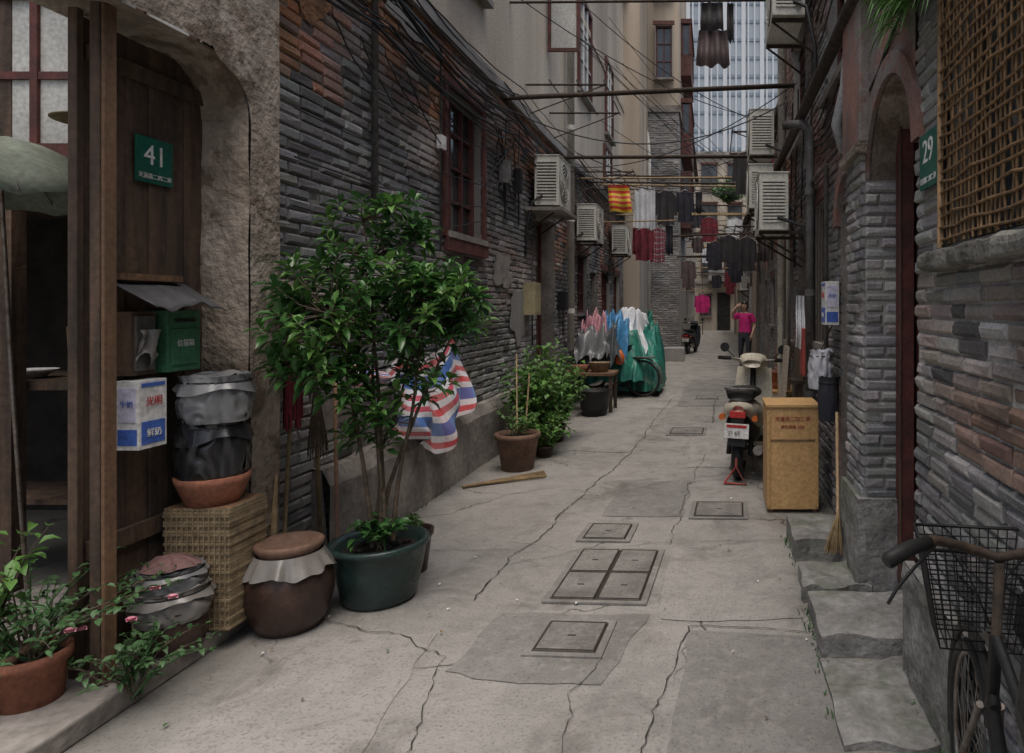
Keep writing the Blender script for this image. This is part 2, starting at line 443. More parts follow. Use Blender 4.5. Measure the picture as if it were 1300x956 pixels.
def side(pl,c):
    if pl=='L': return lambda a,d,z:(c-d,a,z)
    if pl=='R': return lambda a,d,z:(c+d,a,z)
    return lambda a,d,z:(a,c+d,z)
def mbox(mb,P,a0,a1,d0,d1,z0,z1,m):
    p=P(a0,d0,z0);q=P(a1,d1,z1); mb.box(p[0],q[0],p[1],q[1],p[2],q[2],m)
def window(parent,pl,c,a0,a1,z0,z1,cols=3,rows=3,fm=WOODR,gm=GLASS,depth=.12,sill=True,bars=False,lintel=True):
    P=side(pl,c); mb=MB('window')
    t=.045
    mbox(mb,P,a0,a1,depth,depth+.01,z0,z1,gm)
    mbox(mb,P,a0-.02,a0,-.0,depth+.02,z0,z1,PLASTG);mbox(mb,P,a1,a1+.02,0,depth+.02,z0,z1,PLASTG)
    mbox(mb,P,a0-.02,a1+.02,0,depth+.02,z1,z1+.02,PLASTG)
    d0,d1=depth-.05,depth-.002
    mbox(mb,P,a0,a0+t,d0,d1,z0,z1,fm);mbox(mb,P,a1-t,a1,d0,d1,z0,z1,fm)
    mbox(mb,P,a0+t,a1-t,d0,d1,z0,z0+t,fm);mbox(mb,P,a0+t,a1-t,d0,d1,z1-t,z1,fm)
    for i in range(1,cols):
        a=a0+(a1-a0)*i/cols; mbox(mb,P,a-t*.35,a+t*.35,d0+.006,d1,z0+t,z1-t,fm)
    for i in range(1,rows):
        z=z0+(z1-z0)*i/rows; mbox(mb,P,a0+t,a1-t,d0+.012,d1,z-.012,z+.012,fm)
    if sill: mbox(mb,P,a0-.06,a1+.06,-.07,depth,z0-.06,z0-.002,PLINTH)
    if lintel: mbox(mb,P,a0-.08,a1+.08,-.03,.02,z1+.022,z1+.14,fm)
    if bars:
        n=int((a1-a0)/.12)
        for i in range(n+1):
            a=a0+(a1-a0)*i/n; mb.tube([P(a,-.03,z0-.02),P(a,-.03,z1)],.006,RUST,5)
    return mb.done(parent)
def door(parent,pl,c,a0,a1,z0,z1,fm=WOODR,lm=WOODD,depth=.2,panels=2):
    P=side(pl,c); mb=MB('door')
    mbox(mb,P,a0-.02,a0,.0,depth+.05,z0,z1,PLINTH);mbox(mb,P,a1,a1+.02,0,depth+.05,z0,z1,PLINTH)
    mbox(mb,P,a0-.02,a1+.02,0,depth+.05,z1,z1+.02,PLINTH)
    mbox(mb,P,a0,a1,depth,depth+.03,z0,z1,lm)
    t=.06
    mbox(mb,P,a0,a0+t,depth-.05,depth-.002,z0,z1,fm);mbox(mb,P,a1-t,a1,depth-.05,depth-.002,z0,z1,fm)
    mbox(mb,P,a0+t,a1-t,depth-.05,depth-.002,z1-t,z1,fm)
    for i in range(panels):
        h=(z1-z0-t)/panels
        for k in range(2):
            w=(a1-a0-2*t)/2
            mbox(mb,P,a0+t+w*k+.03,a0+t+w*(k+1)-.03,depth-.018,depth-.002,z0+h*i+.05,z0+h*(i+1)-.05,lm)
    return mb.done(parent)

# ================================================================ GROUND
g=MB('ground'); g.quad([(-300,-300,-.004),(300,-300,-.004),(300,300,-.004),(-300,300,-.004)],PAVE); g.done()
g=MB('alley_pavement'); g.quad([(-3.2,-8,0),(1.9,-8,0),(1.9,60,0),(-3.2,60,0)],PAVE); g.done()
def patch(name,pts,m,z=.004,jag=.012):
    out=[]
    for i,p in enumerate(pts):
        q=pts[(i+1)%len(pts)]; n=max(2,int(math.dist(p,q)/.07))
        for k in range(n):
            t=k/n; x=p[0]+(q[0]-p[0])*t; y=p[1]+(q[1]-p[1])*t
            out.append((x+U(-jag,jag)*.5+nz(x*3,y*3,4)*jag*4,y+U(-jag,jag)*.5+nz(x*3,y*3,14)*jag*4,z))
    mb=MB(name); mb.quad(out,m); return mb.done()
patch('pavement_patch',[(-.17,2.1),(.46,2.1),(.5,3.3),(-.12,3.38)],PAVE2,jag=.006)
patch('pavement_patch',[(-1.95,2.2),(-1.25,2.2),(-1.35,3.35),(-2.0,3.3)],PAVE3)
patch('pavement_patch',[(-.28,3.5),(.45,3.48),(.5,4.6),(-.25,4.55)],PAVE3)
patch('pavement_patch',[(-.85,5.2),(-.22,5.2),(-.2,6.3),(-.85,6.2)],PAVE2)
patch('pavement_patch',[(-1.15,2.95),(-.45,2.85),(-.35,3.55),(-1.1,3.57)],PAVE2,jag=.02)
patch('pavement_patch',[(-.25,6.8),(.3,6.8),(.35,9.2),(-.3,9.3)],PAVE3)
patch('pavement_patch',[(-1.6,7.6),(-.9,7.5),(-.6,11.3),(-1.7,11.5)],PAVE3)
patch('pavement_patch',[(-.6,11),(.6,11),(.7,15),(-.5,15)],PAVE2)
def crack(pts,w=.008,z=.008):
    out=[]
    for i in range(len(pts)-1):
        p,q=pts[i],pts[i+1]; n=max(2,int(math.dist(p,q)/.04))
        for k in range(n):
            t=k/n; x=p[0]+(q[0]-p[0])*t; y=p[1]+(q[1]-p[1])*t
            out.append((x+U(-.01,.01)+nz(x*4,y*4,2)*.05,y+U(-.01,.01)+nz(x*4,y*4,22)*.05))
    out.append(pts[-1]); return out
mb=MB('pavement_cracks')
for pts,w in (([(-1.3,3.7),(-1.32,3.96),(-1.27,4.4),(-1.19,4.78),(-1.13,5.78),(-.95,6.9),(-.91,7.5),(-.83,9.5),(-.7,12)],.009),
  ([(-2.05,3.5),(-1.46,3.29),(-1.2,3.1),(-1.1,2.4)],.006),([(-.3,2.1),(-.2,2.9),(-.13,3.4),(.5,3.36)],.007),
  ([(-1.3,4.2),(-.88,4.5),(-.3,4.62),(.5,4.66)],.005),([(-.3,4.6),(-.25,5.2),(-.2,6.3),(-.1,7.4)],.006),
  ([(-1.13,5.75),(-.8,5.9),(-.25,6.35),(.1,6.5)],.006),([(-.9,6.9),(-1.5,7.2),(-1.9,7.6)],.006),([(-.83,9.2),(0,9.4),(.9,9.3)],.008),
  ([(-2.2,4.3),(-1.7,4.5),(-1.25,4.45)],.005),([(-.5,2.2),(-.6,2.8),(-.5,3.1)],.004),([(-.75,11),(.9,11.1)],.012),([(-1.6,13),(.9,13.1)],.012),([(0,9.4),(.05,13)],.01)):
    o=crack(pts)
    vs=[];
    for i,(x,y) in enumerate(o):
        ww=w*U(.25,1.1); a=o[max(0,i-1)];b=o[min(len(o)-1,i+1)]
        dx,dy=b[0]-a[0],b[1]-a[1]; l=math.hypot(dx,dy) or 1
        vs+= [(x-dy/l*ww/2,y+dx/l*ww/2,.008),(x+dy/l*ww/2,y-dx/l*ww/2,.008)]
    mb.add(vs,[(2*i,2*i+1,2*i+3,2*i+2) for i in range(len(o)-1)],CRK)
mb.done()
def cover(cx,cy,w,d,rz,nx=1,ny=1):
    T=Matrix.Translation((cx,cy,0))@Matrix.Rotation(rz,4,'Z')
    mb=MB('manhole_cover',T); f=.035
    mb.box(-w/2,w/2,-d/2,d/2,.002,.0115,CRK)
    for (a,b,c,e) in ((-w/2-f,w/2+f,-d/2-f,-d/2),(-w/2-f,w/2+f,d/2,d/2+f),(-w/2-f,-w/2,-d/2,d/2),(w/2,w/2+f,-d/2,d/2)):
        mb.box(a,b,c,e,.002,.014,PAVE2)
    cw,cd=w/nx,d/ny
    for i in range(nx):
        for j in range(ny):
            x0=-w/2+cw*i+.008;x1=-w/2+cw*(i+1)-.008;y0=-d/2+cd*j+.008;y1=-d/2+cd*(j+1)-.008
            mb.box(x0,x1,y0,y1,.012,.019,COVER)
            for (a,b,c,e) in ((x0,x1,y0,y0+.007),(x0,x1,y1-.007,y1),(x0,x0+.007,y0+.007,y1-.007),(x1-.007,x1,y0+.007,y1-.007)):
                mb.box(a,b,c,e,.0195,.022,RUST)
            mb.box((x0+x1)/2-.02,(x0+x1)/2+.02,(y0+y1)/2-.006,(y0+y1)/2+.006,.0195,.0212,CRK)
    mb.done(bevel=.002)
cover(-.68,3.29,.3,.3,-.06); cover(-.62,4.08,.5,.76,-.05,2,2); cover(-.74,4.83,.3,.32,-.05); cover(.05,5.36,.38,.38,-.04); cover(-.33,8.75,.42,.45,-.03); cover(-.1,12,.4,.4,0)
def step(x0,x1,y0,y1,h,nm='stone_step',jag=.006,m=STONE):
    mb=MB(nm)
    nx,ny=10,10
    def top(u,v):
        e=0 if 0<u<1 and 0<v<1 else 1
        return (x0+(x1-x0)*u+nz(u*3+x0,v*3,1)*jag*2,y0+(y1-y0)*v+nz(u*3,v*3+y0,5)*jag*2,h+nz(u*4,v*4+y0,9)*jag*1.5-e*.008)
    mb.grid(top,nx,ny,m,True)
    idx=[(i,0) for i in range(nx)]+[(nx,j) for j in range(ny)]+[(nx-i,ny) for i in range(nx)]+[(0,ny-j) for j in range(ny)]
    ring=[top(i/nx,j/ny) for i,j in idx]; n=len(ring)
    vs=ring+[(p[0],p[1],0) for p in ring]
    mb.add(vs,[(i,n+i,n+(i+1)%n,(i+1)%n) for i in range(n)],m)
    return mb.done()
step(.52,.99,4.3,4.82,.14,jag=.012); step(.5,.86,3.68,4.02,.1,'rough_stone_block',.024); step(.5,1.3,3.1,3.6,.11,jag=.012); step(.48,1.0,2.45,3.06,.035,'stone_slab',.014)
mb=MB('threshold_kerb'); mb.box(-4.2,-2.33,1.0,3.72,0,.09,PLINTH); mb.done(bevel=.01)

# ================================================================ LEFT BUILDING
LB=empty('brick_lane_house',(-2.45,10,0))
WX=-2.45
ops=[(6.25,7.2,2.3,3.62),(9.45,10.55,0.0,2.9),(12.3,13.3,1.5,2.6),(15.0,16.2,1.4,2.4),(16.8,17.8,1.4,2.4),(13.6,14.3,0,2.3)]
bricks('b',LB,'x',WX,3.6,18.6,.0,4.1,ops,col_left,1)
window(LB,'L',WX,6.25,7.2,2.3,3.62,3,4,gm=GLASS)
window(LB,'L',WX,12.3,13.3,1.5,2.6,3,3); window(LB,'L',WX,15,16.2,1.4,2.4,3,2); window(LB,'L',WX,16.8,17.8,1.4,2.4,3,2)
door(LB,'L',WX,9.45,10.55,0,2.9,depth=.25); door(LB,'L',WX,13.6,14.3,0,2.3)
mb=MB('upper_wall'); 
mb.box(-5.5,-2.44,3.6,11.0,4.1,7.0,PLAST); mb.box(-5.5,-2.435,11.0,18.6,4.1,10.0,PLAST); mb.box(-2.435,-2.38,3.6,18.6,4.04,4.16,PLASTG)
mb.box(-2.434,-2.41,11.0,18.6,6.9,7.02,PLAST2)
mb.done(LB)
mb=MB('roof'); mb.box(-5.8,-2.3,3.4,10.95,7.0,7.1,RUST); mb.box(-5.8,-2.3,11,18.7,10.0,10.1,RUST); mb.done(LB)
mb=MB('body'); mb.box(-5.5,-2.9,5.6,18.6,0,4.1,DARK); mb.box(-5.5,-2.9,3.62,5.6,2.6,4.1,DARK); mb.done(LB)
for (a0,a1,z0,z1) in ((12.3,13.5,5.6,7.3),(6.2,7.2,4.9,6.4),(15.4,16.4,5.6,7.2),(15.2,16.2,4.4,5.2),(12.3,13.5,8.2,9.6)):
    P=side('L',-2.434); m2=MB('upper_window')
    mbox(m2,P,a0,a1,-.01,.0-.002,z0,z1,GLASS)
    for (b0,b1,y0,y1) in ((a0-.05,a0+.03,z0-.05,z1+.05),(a1-.03,a1+.05,z0-.05,z1+.05),(a0+.03,a1-.03,z0-.05,z0+.03),(a0+.03,a1-.03,z1-.03,z1+.05)):
        mbox(m2,P,b0,b1,-.05,-.001,y0,y1,WOODR)
    for k in (1,2): mbox(m2,P,a0+(a1-a0)*k/3-.02,a0+(a1-a0)*k/3+.02,-.04,-.011,z0+.03,z1-.03,WHITE)
    for k in (1,2): mbox(m2,P,a0+.03,a1-.03,-.03,-.011,z0+(z1-z0)*k/3-.012,z0+(z1-z0)*k/3+.012,WHITE)
    mbox(m2,P,a0-.08,a1+.08,-.1,-.001,z0-.12,z0-.055,PLASTG)
    m2.done(LB)
mb=MB('open_casement'); 
for (z0,z1) in ((5.35,5.4),(6.3,6.35)): mb.box(-2.42,-1.95,10.0,10.04,z0,z1,WOODR)
mb.box(-2.42,-2.37,10,10.04,5.4,6.3,WOODR); mb.box(-2.0,-1.95,10,10.04,5.4,6.3,WOODR); mb.box(-2.37,-2.0,10.015,10.025,5.4,6.3,PANE); mb.done(LB)
mb=MB('plinth')
def plf(u,v):
    y=4.15+u*5.15; 
    return (-2.33+nz(y*2,v*2,4)*.012-(.05 if v==1 else 0),y,v*.6+nz(y*3,0,8)*.015*(v>0))
mb.grid(plf,40,6,PLINTH,False)
mb.grid(lambda u,v:(-2.38-v*.08,4.15+u*5.15,.6+nz((4.15+u*5.15)*3,0,8)*.015+v*.01),40,1,PLINTH,False)
mb.quad([(-2.33,4.15,0),(-2.46,4.15,0),(-2.46,4.15,.6),(-2.38,4.15,.6)],PLINTH); mb.done(LB)
mb=MB('shutter'); 
for y in (6.2,7.24):
    mb.box(-2.435,-2.405,y-.05,y+.02,2.25,3.66,WOODR)
mb.box(-2.435,-2.39,6.17,7.28,2.12,2.25,WOODR)
mb.done(LB)
random.seed(3)
mb=MB('plaster_remnants')
def blob(yc,zc,ry,rz_,m,x=-2.428):
    pts=[]
    n=34
    for i in range(n):
        t=2*math.pi*i/n; k=1+.55*nz(math.cos(t)*1.6+yc*3,math.sin(t)*1.6+zc*3,5)+.15*nz(math.cos(t)*6,math.sin(t)*6,yc)
        pts.append((x,yc+ry*k*math.cos(t),zc+rz_*k*math.sin(t)))
    c=(x+.006,yc,zc)
    mb.add([c]+pts,[(0,i+1,(i+1)%n+1) for i in range(n)],m,True)
OPL=mat('orange_plaster',(.42,.22,.11),(.3,.16,.09),s=6,rough=.9,bump=.9,bs=18,bd=.03,dirt=.5)
for a in ((4.05,3.6,.28,.26,OPL),(4.6,3.85,.3,.15,OPL),(7.9,2.0,.35,.2,PLINTH),(8.6,1.5,.4,.35,PLASTG),(5.5,3.9,.5,.1,PLASTG),(4.4,.95,.2,.12,PLINTH)): blob(*a)
mb.done(LB)

# DOORWAY 41
DG=empty('stone_gateway',(-2.4,3.5,0))
mb=MB('gate_frame')
def jam(u,v):
    z=v*3.9; 
    y0=3.47
    if z>2.55: y0=3.47-.28*(1-math.cos(math.asin(min(1,(z-2.55)/.24))))
    if z>2.79: y0=3.19
    y=y0+(3.70-y0)*u
    return (-2.35+nz(y*4,z*3,2)*.018,y,z)
mb.grid(jam,6,70,PILAST,False)
mb.grid(lambda u,v:(-2.345+nz((1+2.19*u)*4,(2.83+v*1.07)*3,2)*.018,1+2.19*u,2.82+v*1.08),40,12,PILAST,False)
def rev(u,v):
    z=v*2.55; return (-2.36-.36*u,3.47+nz(u*3,z*3,6)*.02,z)
mb.grid(rev,8,50,PILAST,False)
def arc(u,v):
    t=v*math.pi/2; return (-2.36-.36*u,3.47-.28*(1-math.cos(t)),2.55+.27*math.sin(t))
mb.grid(arc,4,10,PILAST,False)
mb.grid(lambda u,v:(-2.36-.36*u,3.19-2.19*v,2.82),4,12,PILAST,False)
mb.quad([(-2.35,3.70,0),(-2.46,3.70,0),(-2.46,3.70,3.9),(-2.35,3.70,3.9)],PILAST)
mb.box(-2.62,-2.34,1.0,3.705,3.9,4.1,PLINTH)
mb.done(DG)
mb=MB('plank_door')
y=2.80
while y<3.47:
    w=U(.1,.14); mb.box(-2.63,-2.6+U(-.004,.004),y,min(y+w-.007,3.48),.09,2.8,WOODD); y+=w
mb.box(-2.6,-2.575,2.82,3.47,.55,.63,WOODD); mb.box(-2.6,-2.58,2.82,3.47,2.62,2.69,WOODD)
mb.done(DG,bevel=.003)
mb=MB('door_post'); mb.box(-2.485,-2.445,2.72,2.78,.09,2.82,WOODD); mb.box(-2.4445,-2.43,2.725,2.785,.09,2.82,WOODL); mb.box(-2.62,-2.58,2.77,2.8,.09,2.82,WOODD); mb.done(DG,bevel=.004)
CY=empty('courtyard_leanto',(-4,3.5,0))
mb=MB('leanto_walls')
mb.box(-7,-2.66,5.4,5.5,0,3.6,DARK); mb.box(-2.76,-2.66,3.75,5.4,0,3.6,DARK); mb.box(-7,-2.66,3.62,5.5,2.3,2.36,WOODD)
mb.box(-7,-6.9,-1,5.4,0,3.6,PLASTG)
mb.box(-3.78,-3.7,3.6,3.68,.05,3.6,WOODD); mb.box(-4.6,-4.52,3.6,3.68,.05,3.6,WOODD)
mb.box(-7,-2.7,3.58,3.64,2.36,2.46,WOODR); mb.box(-7,-2.7,3.58,3.64,3.22,3.34,WOODR)
for i in range(9): mb.box(-2.75-i*.28,-2.71-i*.28,3.585,3.635,2.46,3.22,WOODR)
mb.box(-7,-2.7,3.605,3.615,2.46,3.22,PANE); mb.box(-7,-2.7,3.59,3.63,2.8,2.84,WOODR)
mb.box(-7,-2.7,3.5,5.6,3.45,3.5,RUST)
mb.done(CY)
mb=MB('room_back_window'); mb.box(-6.4,-5.5,5.37,5.39,1.5,1.95,PANE); mb.done(CY)
wt=MB('work_table'); wt.box(-4.6,-3.1,3.7,4.3,1.15,1.2,WOODD)
for x in (-4.5,-3.2): 
    for yy in (3.75,4.22): wt.box(x-.03,x+.03,yy-.03,yy+.03,0,1.15,WOODD)
wt.box(-4.5,-3.2,3.8,4.2,.5,.53,WOODD); wt.done()
d=MB('enamel_bowl'); d.lathe(-3.85,3.85,[(.01,1.203),(.06,1.205),(.12,1.25),(.125,1.25),(.06,1.215)],WHITE); d.done()
d=MB('plastic_bottle'); d.lathe(-3.65,3.95,[(.01,.531),(.05,.535),(.05,.7),(.02,.75),(.02,.79),(.01,.79)],PVC); d.done()
d=MB('cooking_pot'); d.lathe(-3.4,3.95,[(.01,1.203),(.1,1.203),(.12,1.3),(.125,1.32),(.06,1.35),(.001,1.36)],STEEL); d.done()
um=MB('umbrella'); uc=Vector((-3.27,3.12,2.15)); 
n=10
vs=[];fs=[]
for i in range(7):
    r=.48*i/6; 
    for j in range(40):
        t=2*math.pi*j/40; k=abs(math.sin(t*n/2)); 
        rr=r*(.91+.09*k if i==6 else 1-.03*(1-k)*i/6); z=.28*(1-(r/.48)**2)-(.03*(1-k))*(i/6)
        vs.append((uc.x+rr*math.cos(t),uc.y+rr*math.sin(t),uc.z+z-.05))
for i in range(6):
    for j in range(40): q=(j+1)%40; fs.append((i*40+j,i*40+q,(i+1)*40+q,(i+1)*40+j))
um.add(vs,fs,UMB,True)
um.tube([(uc.x,uc.y,uc.z+.27),(uc.x+.05,uc.y+.02,1.2),(uc.x+.1,uc.y+.05,.09)],.009,STEEL)
for j in range(n):
    t=2*math.pi*j/n; um.tube([(uc.x,uc.y,uc.z+.2),(uc.x+.25*math.cos(t),uc.y+.25*math.sin(t),uc.z+.12),(uc.x+.45*math.cos(t),uc.y+.45*math.sin(t),uc.z-.06)],.003,STEEL,5)
um.tube([(uc.x,uc.y,uc.z+.2),(uc.x,uc.y,uc.z+.3)],.006,BLK); um.done(solid=.002)
p=MB('bamboo_pole'); p.tube([(-3.02,3.4,.1),(-3.05,3.4,2.0),(-3.0,3.4,3.6)],.018,BAMB); p.done()
p=MB('bamboo_pole'); p.tube([(-3.3,3.5,1.5),(-3.0,3.3,.1)],.012,BAMB); p.done()
hat=MB('straw_hat'); hat.lathe(-2.95,3.3,[(.001,2.62),(.06,2.6),(.09,2.52),(.19,2.49)],WICK); hat.done(solid=.004)

# ---- things on door 41
sg=empty('house_number_plate',(-2.59,3.165,2.3))
mb=MB('plate'); mb.box(-2.594,-2.586,3.06,3.27,2.17,2.38,GRN); mb.done(sg,bevel=.002)
text('41',(-2.584,3.165,2.295),'+X',.13,WHITE,sg,'digits'); text('天潼路二四二弄',(-2.584,3.165,2.2),'+X',.027,WHITE,sg,'street_name')
mb=MB('letter_box'); mb.box(-2.598,-2.5,3.13,3.33,1.3,1.585,GRNM); mb.box(-2.5,-2.494,3.15,3.31,1.33,1.5,GRNM); mb.box(-2.5,-2.49,3.17,3.29,1.53,1.545,BLK)
mb.done(bevel=.004)
text('信报箱',(-2.4925,3.23,1.43),'+X',.035,WHITE,bpy.data.objects['letter_box'])
mb=MB('sheet_awning')
mb.grid(lambda u,v:(-2.595+.21*v,2.93+.42*u,1.71-.11*v-.016*v*math.sin(u*8)+.006*v*math.sin(u*23)),50,5,mat('dark_roof_felt',(.09,.09,.095),(.06,.06,.062),rough=.7),True)
mb.box(-2.595,-2.56,2.95,3.3,1.72,1.75,WOODL); mb.done(solid=.004)
mb=MB('electric_meter_box'); mb.box(-2.598,-2.53,2.97,3.1,1.3,1.58,WOODD); mb.box(-2.53,-2.52,2.985,3.085,1.32,1.56,PIPEG)
mb.grid(lambda u,v:(-2.5+.02*math.sin(u*8+v*5),2.98+.09*u,1.5-.14*v*(1-.3*math.sin(u*7))),10,8,CLEAR); mb.done()
def milkbox(x0,x1,y0,y1,z0,z1,fs):
    e=empty('milk_delivery_box',((x0+x1)/2,(y0+y1)/2,z0))
    mb=MB('case'); mb.box(x0,x1,y0,y1,z0,z1,WHITE)
    s=1 if fs=='+X' else -1; xf=x1 if s>0 else x0
    h=z1-z0; d=.003*s
    mb.box(xf,xf+d,y0+.012,y1-.012,z0+.02,z0+h*.4,BLUE)
    mb.box(xf,xf+d,y0+.012,y1-.012,z0+h*.9,z1-.012,BLUE)
    mb.box(x0+.008,x1-.008,y0-.003,y0,z0+.02,z0+h*.3,BLUE); mb.box(x0+.012,x1-.012,y0-.004,y0,z0+h*.4,z0+h*.9,PURP)
    mb.done(e,bevel=.003)
    text('光明',(xf+d*2,(y0+y1)/2,z0+h*.68),fs,.045,REDL,e); text('鲜奶',(xf+d*2,(y0+y1)/2,z0+h*.22),fs,.04,WHITE,e)
    text('牛奶',((x0+x1)/2,y0-.006,z0+h*.66),'-Y',.03,BLUE,e)
milkbox(-2.58,-2.48,2.95,3.1,.98,1.28,'+X')
milkbox(.825,.925,5.0,5.18,1.47,1.79,'-X')
def bag(name,cx,cy,z0,r,h,m,crump=.12,n=72,rim=True,folds=11):
    """plastic sheet drawn round a tub: vertical pleats that open downward, tied near the top"""
    mb=MB(name)
    def fn(u,v):
        t=u*2*math.pi; c=math.cos(t);s_=math.sin(t)
        prof=.9+.1*math.sin(math.pi*min(1,v/.8)) if v<.78 else .96-.05*math.sin((v-.78)/.22*math.pi)
        ph=2.2*nz(c*1.5+cx*7,s_*1.5+cy,v*1.6)
        pl=abs(math.sin(t*folds/2+ph*3))**.6*.5+abs(math.sin(t*folds*.8+ph*5+v*3))*.35
        rr=r*prof*(1+crump*(pl-.45)+crump*.5*nz(c*2,s_*2,v*2.5+cx))
        return (cx+rr*c,cy+rr*s_,z0+v*h*(1+.25*crump*nz(c*2,s_*2,cx)))
    mb.grid(fn,n,22,m,True)
    mb.grid(lambda u,v:(cx+r*.93*(1-v)*math.cos(u*6.2832),cy+r*.93*(1-v)*math.sin(u*6.2832),z0+h*(.99-.06*math.sin(v*1.5))+.02*nz(u*9,v*4,cx)),n,6,m)
    mb.ring((cx,cy,z0+h*.86),r*.98,.004,(0,0,1),BLK,32,5)
    if rim:
        def rf(u,v):
            t=u*6.2832; a=r*(.97+.14*v+.05*v*math.sin(t*9+3*nz(math.cos(t)*2,math.sin(t)*2,cx)))
            return (cx+a*math.cos(t),cy+a*math.sin(t),z0+h*(.86-.2*v+.07*v*math.sin(t*3+cx*9)))
        mb.grid(rf,90,4,m)
    return mb.done()
wb=MB('woven_bin')
z=.1
while z<.66:
    k=int(z/.022)
    wb.box(-2.555+.004*(k%2)+U(-.002,.002),-2.245-.004*(k%2)+U(-.002,.002),3.17+.006*(k%2),3.44-.006*(k%2),z,z+.012,WICK); z+=.0145
for i in range(12): wb.box(-2.54+i*.025,-2.535+i*.025,3.166,3.17,.1,.66,WICK)
wb.box(-2.545,-2.255,3.18,3.43,.09,.665,WOODL); wb.done()
tb=MB('terracotta_basin'); tb.lathe(-2.4,3.28,[(.01,.668),(.11,.668),(.15,.77),(.157,.8),(.14,.8),(.1,.72)],TERRA); tb.done()
bag('black_bag_bundle',-2.4,3.28,.77,.145,.31,BLKP,.22)
bag('grey_bag_bundle',-2.38,3.27,1.06,.145,.22,SILV,.2)
bag('wrapped_pot',-2.42,3.05,.09,.135,.2,CERB,.03,rim=False)
bag('plastic_sheet_cover',-2.42,3.05,.22,.145,.14,CLEAR,.22)
bag('plastic_sheet_cover',-2.43,3.06,.34,.125,.1,SILV,.22)
b=MB('rag_bundle'); b.grid(lambda u,v:(-2.43+.11*(1-v)*math.cos(u*6.2832)*(1+.15*math.sin(u*40)),3.06+.11*(1-v)*math.sin(u*6.2832),.445+.045*math.sin(v*1.57)+.012*nz(u*9,v*5)),60,6,mat('faded_rag',(.17,.09,.085),(.12,.07,.07))); b.done()
jr=MB('ceramic_jar'); jr.lathe(-2.12,3.42,[(.01,.0),(.13,.0),(.17,.06),(.2,.17),(.195,.26),(.16,.34),(.15,.36),(.155,.37)],CERB,32)
def skirt(u,v):
    t=u*6.2832; r=.15+.052*v+.01*math.sin(t*13+2*nz(math.cos(t)*2,math.sin(t)*2))*v+.02*v*nz(math.cos(t)*3,math.sin(t)*3,2)
    return (-2.12+r*math.cos(t),3.42+r*math.sin(t),.385-.09*v+.04*v*nz(math.cos(t)*2.5,math.sin(t)*2.5,7))
jr.grid(skirt,110,6,CLEAR)
jr.lathe(-2.12,3.42,[(.12,.36),(.15,.405),(.155,.425),(.14,.435),(.12,.425),(.1,.39),(.001,.385)],TERRB,32); jr.done()

# ---- potted tree
def tree_crown(name,base,blobs,nst,ncl,LFs,leafL,potf,seed,leafn=12,stem_r=.016,split=.45):
    random.seed(seed)
    e=empty(name,base)
    potf(e)
    mb=MB('stems'); lf=MB('leaves')
    stems=[]
    bx,by,bz=base
    for i in range(nst):
        bl=blobs[i%len(blobs)]
        tx=bl[0]+U(-.5,.5)*bl[3];ty=bl[1]+U(-.5,.5)*bl[4];tz=bl[2]+U(-.2,.6)*bl[5]
        p0=Vector((bx+U(-.05,.05),by+U(-.05,.05),bz)); pts=[]
        for k in range(9):
            t=k/8; s=t**1.5
            pts.append(Vector((p0.x+(tx-p0.x)*s+nz(i*5,t*3,1)*.06*t,p0.y+(ty-p0.y)*s+nz(i*5,t*3,7)*.06*t,p0.z+(tz-p0.z)*t)))
        mb.tube(pts,[stem_r*(1-.65*k/8) for k in range(9)],BARK,7); stems.append(pts)
    nodes=[(p,k) for st in stems for k,p in enumerate(st) if k>=4]
    for c in range(ncl):
        bl=random.choices(blobs,[b[6] for b in blobs])[0]
        while True:
            v=Vector((U(-1,1),U(-1,1),U(-1,1)))
            if v.length<1: break
        p=Vector((bl[0]+v.x*bl[3],bl[1]+v.y*bl[4],bl[2]+v.z*bl[5]))
        if p.x<-2.34: p.x=-2.34+U(0,.06)
        q=min(nodes,key=lambda t:(t[0]-p).length+(0 if t[0].z<p.z else .3))[0]
        mid=(p+q)/2+Vector((U(-.03,.03),U(-.03,.03),-.03))
        mb.tube([q,mid,p],[.005,.0035,.002],BARK,5)
        ax=(p-q).normalized() if (p-q).length>.01 else Vector((0,0,1))
        ax=(ax+Vector((0,0,.8))).normalized()
        M=LFs[0] if R()<split else LFs[-1]
        for k in range(leafn):
            t=k*2.4+R(); lay=k/leafn
            sd=ax.orthogonal().normalized(); sd=Matrix.Rotation(t,3,ax)@sd
            d=(sd*(1.0-.3*lay)+ax*(lay*1.1-.1)).normalized()
            pp=p-ax*(1-lay)*.09
            LL=leafL*U(.7,1.15)
            if pp.x+d.x*LL<-2.43: d.x=abs(d.x)
            lf.leaf(pp+d*.005,d,LL,LL*.42,M if R()<.8 else random.choice(LFs),U(.05,.45),U(-.4,.4))
    mb.done(e); lf.done(e)
    return e
def pot_green(e):
    mb=MB('glazed_pot'); x,y=-1.83,3.75
    mb.lathe(x,y,[(.01,0),(.17,0),(.19,.03),(.225,.2),(.24,.29),(.255,.3),(.255,.325),(.235,.33),(.215,.3),(.2,.27)],CERG,36)
    mb.lathe(x,y,[(.21,.27),(.1,.285),(.001,.29)],SOIL,30,.05)
    for i in range(14):
        a=U(0,6.28); r=U(0,.17); mb.lathe(x+r*math.cos(a),y+r*math.sin(a),[(.001,.275),(.02,.285),(.022,.3),(.001,.31)],SOIL,7,.3)
    mb.done(e)
